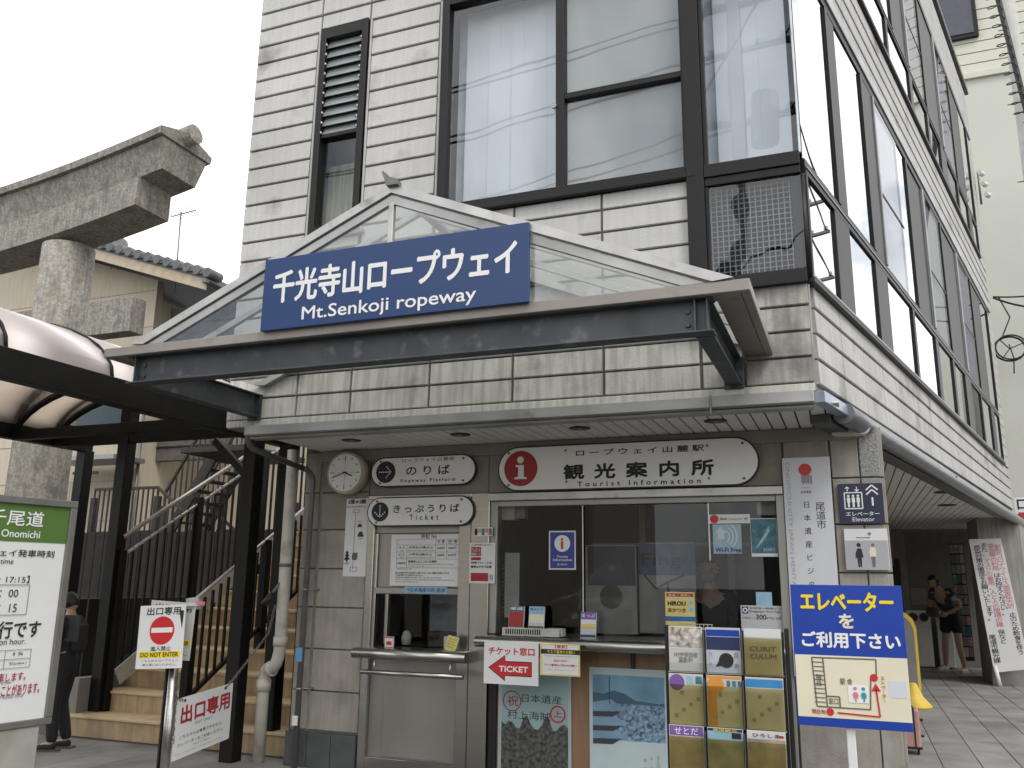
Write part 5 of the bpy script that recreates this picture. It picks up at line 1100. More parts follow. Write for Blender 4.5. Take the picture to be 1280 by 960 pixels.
P.txt('進入禁止', -.075, .09, .122, .155, -.001, INK, 0.01); P.rect('yellow_band', -.165, .165, .075, .118, -.001, YEL, .001); P.txt('DO NOT ENTER', -.15, .15, .082, .112, -.002, INK, 0.02); P.txt('こちらからロープウェイ', -.14, .15, .046, .064, -.001, INK); P.txt('乗り場には入れません。', -.13, .14, .018, .036, -.001, INK)
P = T('no_entry_sheet', 'second no entry sheet tucked behind the front one on the barrier post', 'notice', (-4.775, 5.26, 1.01)); P.o.rotation_euler = (R(2), R(3), R(12))
P.box('sheet', -.16, .20, 0, 0.003, 0, .41, mat('white_sheet_aged', (0.58, 0.57, 0.54), 0.5), bev=0); P.rect('yellow_band', -.15, .19, .10, .14, -.001, YEL, .001); P.txt('DO NOT ENTER', -.14, .18, .106, .134, -.002, INK, 0.02); P.txt('入れません。', .0, .18, .03, .05, -.001, INK); P.txt('出口専用', -.12, .17, .34, .39, -.001, INK, 0.02)
P = T('plastic_bag', 'crumpled white and pink plastic wrap on top of the barrier post', 'plastic wrap', (-4.62, 5.33, 1.36)); P.add('wrap', lathe_mesh([(0.0, 0), (0.06, 0.005), (0.08, 0.03), (0.05, 0.05), (0.055, 0.08), (0.0, 0.09)], GREYW, 9, False)); P.box('pink_edge', 0.03, 0.10, -.02, 0.02, 0.03, 0.06, PINK)
H = T('exit_only_sign', 'white exit only sign with red characters hanging from the chain', 'sign', (-4.70, 5.35, 0)); H.o.rotation_euler = (0, 0, R(96.7))
hz = lambda u: 0.045 * u / 0.73
ha = [(0.0, .29), (.735, .335), (.735, .76), (0.0, .72)]
H.add('sign_panel', prism_mesh(ha, .006, WHITE)); 
def htx(b_, x0, x1, z0, z1, m_, bold=0): H.txt(b_, x0, x1, z0, z1, -.0015, m_, bold).rotation_euler = (0, R(-3.3), 0)
htx('出口専用', .065, .70, .555, .68, RED, 0.03); htx('EXIT ONLY', .25, .48, .518, .538, INKG); htx('こちらからは乗車できません。', .07, .62, .445, .472, INK, 0.004); htx('エレベーターをご利用ください。', .05, .64, .395, .422, INK, 0.004); htx('Please use elevator.', .25, .48, .372, .384, INKG); htx('Please use the elevator on the right side of this building', .04, .64, .338, .350, INKG)
for u in (.10, .63): H.add('eyelet', cyl_mesh(.010, .010, .004, INK, 12), (u, .001, .695 + u * .055), (R(90), 0, 0))
CH = T('chain', 'steel chain running from the barrier post to the wall hook', 'chain', (-4.67, 5.27, 0.9), world=True)
def link_mesh():
    pts_ = []
    for i in range(12):
        a = 2 * math.pi * i / 12; pts_.append(Vector((0, 0.010 * math.cos(a), 0.018 * math.sin(a))))
    vs, fs = [], []
    for i, p in enumerate(pts_):
        d = (pts_[(i + 1) % 12] - pts_[i - 1]).normalized(); a = Vector((1, 0, 0)); b = d.cross(a)
        for j in range(5):
            t_ = 2 * math.pi * j / 5; vs.append(p + a * .0032 * math.cos(t_) + b * .0032 * math.sin(t_))
    for i in range(12):
        for j in range(5): fs.append((i * 5 + j, i * 5 + (j + 1) % 5, ((i + 1) % 12) * 5 + (j + 1) % 5, ((i + 1) % 12) * 5 + j))
    return mesh_from('link', vs, fs, GREYP, True)
LM = link_mesh()
def chain(pts_):
    pts_ = [Vector(p) for p in pts_]; acc = 0; k = 0
    for a, b in zip(pts_, pts_[1:]):
        L_ = (b - a).length; d = (b - a).normalized(); s = acc
        while s < L_:
            q_ = d.to_track_quat('Z', 'Y'); e = (q_ @ Euler((0, 0, R(90 * (k % 2)))).to_quaternion()).to_euler()
            CH.add('chain_link', LM, a + d * s, e); s += 0.029; k += 1
        acc = s - L_
hp_ = lambda u, z: (-4.70 + math.cos(R(96.7)) * u, 5.35 + math.sin(R(96.7)) * u, z)
chain([(-4.665, 5.27, .93), (-4.668, 5.28, .80), hp_(-.02, .73), hp_(.10, .70)]); chain([hp_(.63, .735), hp_(.75, .80), (-4.83, 6.35, .95), (-4.86, 6.6, 1.12), (-4.88, 6.70, 1.36)])
chain([(-4.652, 5.272, .88), (-4.64, 5.275, .45), (-4.645, 5.28, .42)]); chain([hp_(-.01, .72), hp_(-.03, .55), hp_(-.01, .50)])
Q2 = T('wall_hook', 'short dark lamp-like hook clamped to the cream drain pipe', 'hook', (-4.9, 6.72, 1.3), world=True); Q2.rod('barrel', (-4.98, 6.66, 1.36), (-4.92, 6.71, 1.46), 0.032, BLACK, 16); Q2.rod('arm', (-4.93, 6.70, 1.45), (-4.87, 6.78, 1.60), 0.012, GREYP, 8)

# ------------------------------------------------------------------ arched walkway cover
V = T('arched_walkway_cover', 'barrel vaulted walkway cover with brown tinted sheets on dark posts', 'shelter', (-5.3, 6.77, 0), world=True)
VX, VA, VB, VZ = -7.0, 1.69, 0.62, 3.10
yr = [1.2, 2.15, 3.10, 4.05, 4.98, 5.92, 6.86, 7.4]
def vp(t, k=0.0): return VX + (VA + k) * math.cos(t), VZ + (VB + k) * math.sin(t)
for y0, y1 in zip(yr, yr[1:]):
    vs, fs = [], []; n = 16
    for k in (0.0, 0.006):
        for i in range(n + 1):
            x, z = vp(math.pi * i / n, k); vs += [(x, y0 + .01, z), (x, y1 - .01, z)]
    m_ = 2 * (n + 1)
    for i in range(n):
        fs.append((2 * i, 2 * i + 2, 2 * i + 3, 2 * i + 1)); fs.append((m_ + 2 * i, m_ + 2 * i + 1, m_ + 2 * i + 3, m_ + 2 * i + 2))
        fs.append((2 * i, m_ + 2 * i, m_ + 2 * i + 2, 2 * i + 2)); fs.append((2 * i + 1, 2 * i + 3, m_ + 2 * i + 3, m_ + 2 * i + 1))
    V.add('roof_sheet', mesh_from('sheet', vs, fs, POLY, True))
for y in yr:
    a = [(vp(math.pi * i / 20, 0.008)[0], y, vp(math.pi * i / 20, 0.008)[1]) for i in range(21)]
    tube_on(V, 'roof_rib', a, 0.014, DARKMETAL, 8)
    b_ = [(vp(math.pi * i / 20, -0.045)[0], y, vp(math.pi * i / 20, -0.045)[1]) for i in range(21)]
    tube_on(V, 'roof_arch', b_, 0.035, DARKMETAL, 8)
V.box('eaves_beam', -5.38, -5.26, 1.0, 7.45, 2.90, 3.11, DARKMETAL); V.box('eaves_beam', -8.76, -8.64, 1.0, 7.95, 3.08, 3.36, DARKMETAL)
for y in (4.05, 6.86): V.box('cross_tie', -8.64, -5.38, y - .04, y + .04, 3.06, 3.17, DARKMETAL)
V.box('cross_tie', -8.64, -5.38, 7.36, 7.44, 3.06, 3.17, DARKMETAL)
V.bar('post', (-5.30, 6.77, 0), (-5.30, 6.77, 2.90), 0.14, 0.14, DARKMETAL); V.bar('post', (-8.70, 7.9, 0), (-8.70, 7.9, 3.09), 0.14, 0.14, DARKMETAL)
V.bar('knee_brace', (-5.36, 6.86, 2.5), (-5.85, 6.86, 2.93), 0.07, 0.07, DARKMETAL)

# ------------------------------------------------------------------ stairs up to the platform
ST = T('platform_stairs', 'tan tiled stairs with dark balustrades and bright handrails', 'stairs', (-6.4, 7.1, 0), world=True)
RH, RD, SY = 0.205, 0.345, 7.12
for k in range(13):
    y = SY + k * RD; z = RH * (k + 1); xl = -7.62 if k else -7.95
    ST.box('riser', xl, -4.95, y + .02, y + .06, z - RH, z - .03, RISER, bev=0); ST.box('tread', xl, -4.95, y, y + RD + .05, z - .03, z, TREAD, bev=0.006)
[ST.box('side_board', -8.02, -7.99, 7.35 + i * .2, 7.53 + i * .2, 0.0, 1.35, BLACK) for i in range(18)]  # black boards added to darken the area left of the stairs
ST.box('stair_side_wall', -7.75, -7.63, 7.2, 12.0, 0.0, 0.55, CONC)
SLP = RH / RD
def zn(y): return RH + (y - SY) * SLP
def balustrade(x, y0, y1, zb, zt, rails, panel_=None, pitch=0.115, newels=()):
    for nm, dz, r_, m_ in rails: ST.rod(nm, (x, y0, zn(y0) + dz), (x, y1, zn(y1) + dz), r_, m_, 10)
    ST.bar('bottom_rail', (x, y0, zn(y0) + zb), (x, y1, zn(y1) + zb), 0.045, 0.045, DARKMETAL)
    y = y0 + .05
    while y < y1:
        ST.box('baluster', x - .012, x + .012, y - .012, y + .012, zn(y) + zb, zn(y) + zt, DARKMETAL, bev=0); y += pitch
    for y in newels: ST.box('newel_post', x - .045, x + .045, y - .045, y + .045, max(0, zn(y) - .25), zn(y) + zt + .06, DARKMETAL)
balustrade(-7.50, 7.45, 11.6, .18, 1.42, [('handrail', 1.62, .026, ALU), ('handrail', 1.40, .018, ALU)], newels=(7.45, 8.6, 9.8, 11.0))
for k in range(4):
    y0 = 7.52 + k * 1.02; ST.bar('stringer_panel', (-7.44, y0, zn(y0) + .10), (-7.44, y0 + .95, zn(y0 + .95) + .10), 0.02, 0.19, mat('stringer_light', (0.52, 0.52, 0.52), 0.4, metal=0.3))
balustrade(-6.30, 7.28, 9.6, .10, 1.0, [('handrail', 1.06, .02, ALU)], newels=(7.28, 8.4, 9.5))
balustrade(-5.02, 7.3, 11.0, .15, 1.1, [('handrail', 1.2, .022, ALU)], newels=(7.34,))
for x, y in ((-7.56, 7.42), (-5.22, 7.22), (-5.02, 7.62)):
    ST.box('tall_post', x - .07, x + .07, y - .07, y + .07, 0.0 if x > -6 else 0.21, 3.6, DARKMETAL)
ST.box('landing', -7.6, -4.95, SY + 13 * RD + .05, 15.0, 2.4, 2.66, CONC)

# ------------------------------------------------------------------ stone torii
TO = T('stone_torii', 'weathered granite shrine gate rising behind the walkway cover', 'torii gate', (-13.3, 8.5, 0), world=True)
TC = -13.3
for x in (-10.15, -16.45):
    vs = lathe_mesh([(0.40, 0), (0.385, 1.2), (0.365, 3.5), (0.345, 6.16)], GRANITE, 28); TO.add('pillar', vs, (x, 8.5, 0))
    TO.add('pillar_base', lathe_mesh([(0.55, 0), (0.55, 0.22), (0.45, 0.30)], GRANITE, 24), (x, 8.5, 0))
def zc_(x): return 0.021 * (x - TC) ** 2
def sweep(name, sec, x0, x1, zb, n=22, slant=0.0):
    vs, fs = [], []; k = len(sec)
    for i in range(n + 1):
        f_ = i / n; x = x0 + (x1 - x0) * f_
        for y, z in sec:
            xx = x + (slant * z * (1 if f_ > .5 else -1) * abs(2 * f_ - 1) ** 6); vs.append((xx, y, zb + zc_(x) + z))
    for i in range(n):
        for j in range(k): fs.append((i * k + j, i * k + (j + 1) % k, (i + 1) * k + (j + 1) % k, (i + 1) * k + j))
    fs.append(tuple(range(k - 1, -1, -1))); fs.append(tuple(range(n * k, n * k + k)))
    me = mesh_from(name, vs, fs, GRANITE)
    bm = bmesh.new(); bm.from_mesh(me); bmesh.ops.recalc_face_normals(bm, faces=bm.faces); bm.to_mesh(me); bm.free()
    return TO.add(name, me)
HL = 4.62
sweep('lower_lintel', [(8.19, 0), (8.81, 0), (8.81, .41), (8.19, .41)], TC - HL, TC + HL, 6.04)
sweep('upper_lintel', [(8.22, .413), (8.86, .413), (8.98, .83), (8.12, .83)], TC - HL - .32, TC + HL + .32, 6.04, slant=0.12)
sweep('lintel_cap', [(8.06, .833), (9.04, .833), (9.05, .93), (8.62, 1.06), (8.48, 1.06), (8.05, .93)], TC - HL - .40, TC + HL + .40, 6.04, slant=0.05)
for sx in (-1, 1):
    x = TC + sx * (HL + .42); TO.rod('ridge_roll', (x - sx * .9, 8.55, 6.04 + zc_(x - sx * .9) + 1.02), (x + sx * .16, 8.55, 6.04 + zc_(x) + 1.03), .14, GRANITE, 18)
TO.box('tie_beam', -17.9, -8.70, 8.36, 8.60, 4.76, 5.24, GRANITE)
TO.box('tablet', -13.6, -13.0, 8.2, 8.32, 5.28, 6.0, GRANITE)

# ------------------------------------------------------------------ neighbouring houses on the left
N = T('cream_house', 'cream rendered gabled house with grey tiles behind the torii', 'house', (-18, 15, 0), world=True)
RX, RZ, EX, EZ = -20.5, 10.55, -12.75, 7.92
N.add('gable_wall', prism_mesh([(-26.5, 0), (-14.9, 0), (-14.9, 8.45), (RX, 10.35), (-26.5, 8.3)], 0.2, HOUSEW), (0, 15.0, 0)); N.box('flank_wall', -15.1, -14.9, 15.2, 22, 0, 8.0, HOUSEW, bev=0); N.box('eaves_shade_wall', -14.9, -12.95, 15.5, 15.7, 4.2, 7.88, mat('painted_eaves_shade', (0.13, 0.12, 0.105), .85, var=.2), bev=0); [N.box('eaves_shade_batten', -14.89, -12.96, 15.47, 15.498, 4.5 + i * .42, 4.53 + i * .42, DARKWOOD, bev=0) for i in range(8)]  # added dark wall and battens: shade under the eaves put into colour
for i in range(9): N.box('wall_groove', -26.5, -14.92, 14.992, 14.999, 1.0 + i * .9, 1.012 + i * .9, mat('groove_brown', (0.3, 0.25, 0.19), 0.8), bev=0)
sl_ = (RZ - EZ) / (RX - EX)
def rk(x, dz): return (x, EZ + (x - EX) * sl_ + dz)
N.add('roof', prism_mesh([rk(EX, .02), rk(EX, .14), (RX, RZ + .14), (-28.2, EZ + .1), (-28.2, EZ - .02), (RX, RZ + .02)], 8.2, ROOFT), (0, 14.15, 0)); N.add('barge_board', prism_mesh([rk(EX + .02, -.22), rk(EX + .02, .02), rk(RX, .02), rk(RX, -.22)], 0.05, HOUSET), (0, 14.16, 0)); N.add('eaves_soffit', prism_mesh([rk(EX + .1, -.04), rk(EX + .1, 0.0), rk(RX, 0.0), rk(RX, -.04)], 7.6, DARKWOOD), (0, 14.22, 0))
N.box('gutter', EX - .02, EX + .08, 14.1, 22.3, EZ - .08, EZ + .02, GREYP)
for i in range(26):
    x = EX + .1 - i * .29; p = rk(x, .17); N.rod('ridge_tile', (p[0], 14.08, p[1]), (p[0], 14.5, p[1]), 0.11, ROOFT, 10); q_ = rk(x - .15, .15); N.box('verge_tile', q_[0] - .13, q_[0] + .13, 14.1, 14.55, q_[1] - .04, q_[1] + .05, ROOFT)
for x, z, w_, h_ in ((-15.8, 1.2, 1.2, 1.3), (-18.4, 1.2, 1.4, 1.3), (-16.2, 4.8, 1.6, 1.2), (-20.3, 4.8, 1.6, 1.2)):
    f_ = N.box('window', x - w_ / 2, x + w_ / 2, 14.93, 15.0, z, z + h_, FRAMEL); N.box('pane', x - w_ / 2 + .06, x + w_ / 2 - .06, 14.92, 14.929, z + .06, z + h_ - .06, mat('far_window_dark', (0.03, 0.05, 0.06), 0.12), f_, bev=0)
N.box('lean_to_roof', -16.6, -14.6, 14.0, 14.9, 4.05, 4.15, FRAMEL); N.rod('wall_pipe', (-15.1, 14.9, 0), (-15.1, 14.9, 5.2), 0.05, GREYP, 10); N.rod('wall_pipe', (-14.8, 14.9, 0), (-14.8, 14.9, 5.2), 0.035, GREYP, 10)
cx_, cz_ = -15.859,9.218
D = T('satellite_dish', 'small round satellite dish on the tiled roof', 'satellite dish', (cx_, 14.6, cz_ - .35), world=True)
D.add('dish', lathe_mesh([(0.02, 0), (0.12, .012), (0.22, .045), (0.27, .075), (0.275, .085), (0.22, .055)], GREYP, 24), (cx_, 14.6, cz_), (R(75), 0, R(25))); D.rod('mast', (cx_, 14.7, cz_ - .5), (cx_, 14.7, cz_ + .05), .02, GREYP, 8); D.rod('stay', (cx_ - .25, 14.7, cz_ - .45), (cx_, 14.7, cz_), .01, GREYP, 6); D.rod('stay', (cx_ + .25, 14.7, cz_ - .5), (cx_, 14.7, cz_), .01, GREYP, 6); D.rod('feed_arm', (cx_, 14.6, cz_), (cx_ + .1, 14.2, cz_), .01, GREYP, 6)
ax_, az_ = -13.976,8.208; bx_, bz_ = -14.018,9.865
D = T('roof_aerial', 'thin television aerial mast on the tiled roof against the sky', 'antenna', (ax_, 14.6, az_ - .3), world=True)
D.rod('mast', (ax_, 14.6, az_ - .3), (bx_ - .02, 14.6, bz_ + .03), .018, GREYP, 8); D.rod('boom', (bx_ - .30, 14.6, bz_ - .05), (bx_ + .42, 14.6, bz_ + .0), .012, GREYP, 6)
for i in range(7): xx = bx_ - .26 + i * .105; D.rod('element', (xx, 14.35, bz_ - .04 + i * .006), (xx, 14.85, bz_ - .04 + i * .006), .008, GREYP, 6)
D.box('amplifier', ax_ - .02, ax_ + .05, 14.55, 14.62, az_ + .12, az_ + .2, GREYP)
N = T('low_cream_building', 'low cream building seen between the dark walkway posts', 'building', (-12, 17.2, 0), world=True)
N.box('wall', -19, -8.2, 17.2, 17.4, 0, 6.1, HOUSEW, bev=0); N.box('wall', -8.4, -8.2, 17.4, 24, 0, 6.1, HOUSEW, bev=0); N.box('roof', -19.3, -7.9, 16.9, 24, 6.1, 6.25, ROOFT); f_ = N.box('window', -12.9, -11.7, 17.14, 17.2, 1.0, 2.2, FRAMEL); N.box('pane', -12.84, -11.76, 17.13, 17.139, 1.06, 2.14, MATS['far_window_dark'], f_, bev=0)
# brown steel escape stair
F = T('steel_escape_stair', 'brown steel escape stair against the cream wall', 'staircase', (-11.5, 13.0, 0), world=True)
def fp(x, y): return (x, y)
pA = (-12.472,3.029); pB = (-11.277,4.601); pC = (-12.984,3.148); pD = (-11.495,3.202); pE = (-10.579,2.047)
def flight(a, b, y, n):
    for yy in (y, y + .9):
        F.bar('stringer', (a[0], yy, a[1]), (b[0], yy, b[1]), .05, .22, RUST); F.bar('handrail', (a[0], yy, a[1] + 1.05), (b[0], yy, b[1] + 1.05), .05, .05, RUST)
        for i in range(n + 1): f_ = i / n; x = a[0] + (b[0] - a[0]) * f_; z = a[1] + (b[1] - a[1]) * f_; F.box('baluster', x - .012, x + .012, yy - .012, yy + .012, z, z + 1.05, RUST, bev=0)
    for i in range(n): f_ = (i + .5) / n; x = a[0] + (b[0] - a[0]) * f_; z = a[1] + (b[1] - a[1]) * f_; F.box('tread', x - .14, x + .14, y + .05, y + .85, z, z + .03, RUST, bev=0)
zl = pC[1] - 1.05
flight((pA[0] + .3, zl), (pB[0] + .2, pB[1] - .75), 13.0, 9)
F.box('landing', pC[0], pD[0], 12.1, 13.9, zl - .1, zl, RUST); F.box('landing', pB[0] + .2, pB[0] + 1.6, 12.1, 13.9, pB[1] - .85, pB[1] - .75, RUST)
for i in range(14): x = pC[0] + (pD[0] - pC[0]) * i / 13; F.box('baluster', x - .012, x + .012, 12.1, 12.124, zl, zl + 1.05, RUST, bev=0)
F.box('handrail', pC[0], pD[0], 12.09, 12.14, zl + 1.03, zl + 1.08, RUST); flight((pD[0] + 1.3, 1.2), (pD[0], zl), 12.1, 7)
F.box('handrail', pC[0] - .6, pC[0], 12.09, 12.14, zl + 1.35, zl + 1.40, RUST)
for x, y in ((pC[0], 12.12), (pD[0], 12.12), (pC[0], 13.88), (pD[0], 13.88), (pB[0] + 1.5, 13.88)): F.bar('column', (x, y, 0), (x, y, zl + .9), .1, .1, RUST)
W_ = T('dark_timber_fence', 'tall dark timber fence in the shade behind the stairs', 'fence', (-12, 12.0, 0), world=True)
x = -18.0
while x < -8.3:
    W_.box('fence_board', x, x + .185, 11.7, 11.73, 0, 2.35 + random.uniform(-.02, .02), DARKWOOD, bev=0); x += .2
for z in (.5, 1.9): W_.box('fence_rail', -18, -8.3, 11.74, 11.79, z, z + .08, DARKWOOD)
for i, (x, z, h_) in enumerate(((-10.1, .3, 1.0), (-9.7, .3, 1.15), (-9.35, .3, .95), (-9.0, .3, 1.1))):
    B_ = T('stored_plank', ('short', 'tall', 'narrow', 'broad')[i] + ' grey plank leaning on the timber fence', 'plank', (x, 11.6, 0), group=None); B_.o.rotation_euler = (R(-5), R(2 * i - 3), 0); B_.box('plank', -.06, .06 + .02 * i, 0, .03, 0, h_ + .9, GREYP)

# ------------------------------------------------------------------ pale neighbour on the right
N = T('pale_green_building', 'pale green building with a sided upper storey beyond the passage', 'building', (4, 21.2, 0), world=True)
N.box('wall', 1.6, 5.4, 21.2, 21.5, 0, 13.45, NEIGH, bev=0); N.box('ledge', 1.55, 5.45, 21.12, 21.5, 13.45, 13.6, NEIGHB); N.box('wall', 1.6, 5.4, 21.25, 21.5, 13.6, 22, JOINT, bev=0)
z = 13.6; i = 0
while z < 21.8: N.add('siding_board', board_mesh(3.8, .27, NEIGHB, .03), (3.5, 21.25, z)); z += .285
f_ = N.box('window', 1.9, 3.72, 21.12, 21.22, 14.546, 17.9, FRAME); N.box('pane', 2.0, 3.62, 21.10, 21.119, 14.646, 17.8, mat('plum_window', (0.07, 0.07, 0.095), 0.1), f_, bev=0)
N.box('wall', 5.2, 5.4, 21.5, 30, 0, 22, NEIGH, bev=0)
sx_ = 2.906
P = T('shop_banner', 'white banner with red lettering at the right edge of the view', 'sign', (sx_ + .4, 18.6, 0), world=True); P.box('banner', sx_, sx_ + .8, 18.6, 18.63, 1.766, 3.235, WHITE); P.box('banner_pole', sx_ + .83, sx_ + .87, 18.6, 18.64, 0, 3.295, GREYP)
for i, (b_, m_) in enumerate((('口', INK), ('一', RED), ('の', RED))): zz = 3.115 - i * .27; P.txt(b_, sx_ + .05, sx_ + .22, zz - .1, zz + .08, 18.598, m_, .03)
P = T('souvenir_stand', 'stand of small colourful posters at the far right edge', 'stand', (sx_ + .3, 18.2, 0), world=True); P.box('panel', sx_ - .08, sx_ + .7, 18.2, 18.24, .35, 2.45, GREYW)
zz = 2.38; k = 0
while zz > .5:
    P.rect('picture', sx_ - .06, sx_ + .25, zz - .26, zz, 18.197, (PINK, TEALP, WHITE, mat('print_slate2', (0.15, 0.22, 0.26), 0.5, var=.4), INKG, REDB, BLUE, GREYP)[k % 8], .002); zz -= .28; k += 1

# leaning banner on the pier
P = T('covid_notice_board', 'long white notice with vertical black and red writing leaning on the far pier', 'notice', (2.2, 16.9, 0)); P.o.rotation_euler = (0, 0, 0)
ANG = R(-8)
bq = [(1.880,2.385), (2.365,2.396), (2.579,0.298), (2.051,0.211)]
bq = [(x - 2.2, z) for x, z in bq]
P.add('board', prism_mesh([bq[3], bq[2], bq[1], bq[0]], .03, WHITE), (0, -.10, 0))
tl, tr, br, bl = [Vector((a, 0, b)) for a, b in bq]
def bpnt(u, v): return tl * (1 - u) * (1 - v) + tr * u * (1 - v) + br * u * v + bl * (1 - u) * v
def vcol(chars, u, v0, v1, m_of):
    n_ = len(chars); dv = (v1 - v0) / n_; a = (bpnt(u, 1) - bpnt(u, 0)); rot_ = math.atan2(a.x, -a.z)
    i = 0
    while i < n_:
        j = i
        while j < n_ and m_of(j) == m_of(i): j += 1
        p = bpnt(u, v0 + dv * (i + j) / 2); P.add('lettering', text_mesh('\n'.join(chars[i:j]), .105, a.length * dv * (j - i) * .94, m_of(i), .012), (p.x, -.1015, p.z), (0, -rot_, 0)); i = j
PK = mat('faded_red_ink', (0.62, 0.20, 0.24), 0.6, var=0)
vcol('新型コロナウイルス感染拡大防止のため飲食を伴う', .84, .03, .90, lambda i: PK if i < 14 else INK); vcol('宴会等の利用はお控えください。', .64, .03, .60, lambda i: PK if i < 6 else INK)
vcol('また、マスクの着用、人と人の間隔の確保など', .42, .03, .80, lambda i: PK if 3 <= i < 18 else INK); vcol('感染対策の徹底をお願いいたします。', .20, .03, .64, lambda i: INK); vcol('尾道市観光課', .14, .72, .94, lambda i: INK)
P.rod('stake', (bq[3][0] + .02, -.08, bq[3][1] + .1), (bq[3][0] + .06, -.12, 0), .035, WHITE, 8)

# things under the passage
BINM = mat('bin_plastic', (0.74, 0.74, 0.72), .45, var=.05)
def bin_(name, label, x, n, w_):
    t = T('recycling_bin', label, 'bin', (x, 20.0, 0), world=True, group='recycling bins along the passage wall')
    t.box('bin_body', x - w_ / 2, x + w_ / 2, 19.8, 20.2, 0.02, .80, BINM, bev=.01); t.add('bin_lid', prism_mesh([(0, 0), (.42, 0), (.36, .30), (.10, .30)], w_, BINM), (x + w_ / 2, 19.78, .802), (0, 0, R(90)))
    for i in range(n): xx = x + (i - (n - 1) / 2) * .20; t.add('bin_opening', cyl_mesh(.078, .078, .02, BLACK, 20), (xx, 19.80, .98), (R(90), 0, 0)); t.add('opening_rim', lathe_mesh([(.078, 0), (.09, 0), (.09, .012), (.078, .012)], GREYP, 20), (xx, 19.795, .98), (R(90), 0, 0))
bin_('a', 'wide recycling bin with two round openings at the far wall', 1.16, 2, .44); bin_('b', 'narrow recycling bin with one round opening beside the visitor', 1.62, 1, .28)
P = T('white_cabinet', 'low pale cabinet standing behind the visitor in the passage', 'cabinet', (1.78, 20.1, 0), world=True); P.box('cabinet', 1.68, 1.92, 20.02, 20.26, 0, .85, GREYW)
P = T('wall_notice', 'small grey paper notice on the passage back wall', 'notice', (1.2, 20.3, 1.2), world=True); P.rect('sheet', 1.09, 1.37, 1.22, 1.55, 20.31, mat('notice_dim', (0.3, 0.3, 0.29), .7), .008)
for i in range(6): line(P, (1.12, 1.50 - i * .045), (1.34, 1.50 - i * .045), .012, 20.308, INKG)
P = T('magazine_rack', 'rack of colourful magazines beside the far pier', 'rack', (1.95, 19.3, 0), world=True); P.box('rack_frame', 1.80, 2.05, 19.3, 19.34, .2, 2.42, BLACK)
for k in range(11):
    for j in range(3): P.box('magazine', 1.805 + j * .08, 1.875 + j * .08, 19.27 - .004 * j, 19.295, .28 + k * .195, .45 + k * .195, random.choice((mat('cover_pink', (0.5, 0.25, 0.3), .5, var=.5, scale=40), GREYW, TEALP, mat('cover_mix', (0.35, 0.33, 0.3), .5, var=.7, scale=35), INKG, mat('cover_green', (0.2, 0.28, 0.2), .5, var=.6, scale=40), MATS['cover_mix'] if 'cover_mix' in MATS else GREYW, GREYP, GREYW)), bev=0)
P = T('yellow_standee', 'arched grey standee with a thick yellow edge and flared foot', 'standee', (.68, 13.4, 0))
ya = [(-.30, .25), (.05, .25), (.05, 1.0), (.02, 1.1), (-.05, 1.17), (-.15, 1.2), (-.3, 1.2)]
P.add('rim', prism_mesh([(-.34, .22), (.085, .22), (.085, 1.03), (.05, 1.15), (-.03, 1.23), (-.15, 1.26), (-.34, 1.26)], .05, mat('standee_yellow', (0.70, 0.50, 0.06), .5)), (-.02, 0, 0)); P.add('face', prism_mesh(ya, .01, mat('standee_grey', (0.2, 0.2, 0.2), .5)), (-.02, -.0105, 0)); P.add('foot', lathe_mesh([(.22, 0), (.22, .03), (.12, .14), (.06, .30), (0.04, .32)], MATS['standee_yellow'], 24), (-.04, .02, 0))
P = T('pink_suitcase', 'dusty pink hard suitcase standing behind the corner pier', 'suitcase', (.42, 9.9, 0), world=True)
SUI = mat('suitcase_pink', (0.42, 0.24, 0.22), .5); P.box('shell', .16, .50, 9.75, 9.98, .05, .42, SUI, bev=.02); P.box('trim', .44, .455, 9.745, 9.985, .06, .43, BLACK); P.box('corner_trim', .16, .505, 9.74, 9.99, .05, .075, BLACK); P.box('carry_handle', .28, .40, 9.84, 9.87, .43, .45, BLACK)
for x in (.2, .46): P.add('wheel', cyl_mesh(.025, .025, .02, BLACK, 12), (x, 9.80, .026), (0, R(90), 0))
for z in (.15, .3): P.box('latch', .505, .535, 9.85, 9.9, z, z + .02, BLACK)
# wall cables on the right building
def cable(name, label, pts_, r_, m_=BLACK, grp=None):
    b0 = Vector(pts_[0]); o = solo(name, tube_mesh([Vector(p) - b0 for p in pts_], r_, m_, 6), label, 'cable', b0, group=grp); return o
def sag(a, b, d, n=14): a, b = Vector(a), Vector(b); return [a.lerp(b, i / n) - Vector((0, 0, d * 4 * (i / n) * (1 - i / n))) for i in range(n + 1)]
Yn = 20.6
k1 = (3.273,7.806); k2 = (4.182,7.869); k3 = (3.474,6.605)
cable('overhead_cable', 'upper of the two thin cables leaving the station corner', sag((k1[0], Yn, k1[1]), (k2[0] + 1, Yn - .3, k2[1]), .12), .018); cable('overhead_cable', 'lower drooping cable with a clamp at the station corner', sag((k1[0], Yn, k1[1] - .02), (k2[0] + 1, Yn, k2[1] - .25), .25), .022)
pts_ = [Vector((k3[0] + .30 * math.cos(t), Yn, k3[1] + .30 * math.sin(t) * .9)) for t in [i * 2 * math.pi / 20 for i in range(21)]]
CB = T('cable_coil', 'round coil of black cable hanging on the pale wall', 'cable coil', (k3[0], Yn, k3[1] - .3), world=True); tube_on(CB, 'coil_ring', pts_, .022, BLACK, 8)
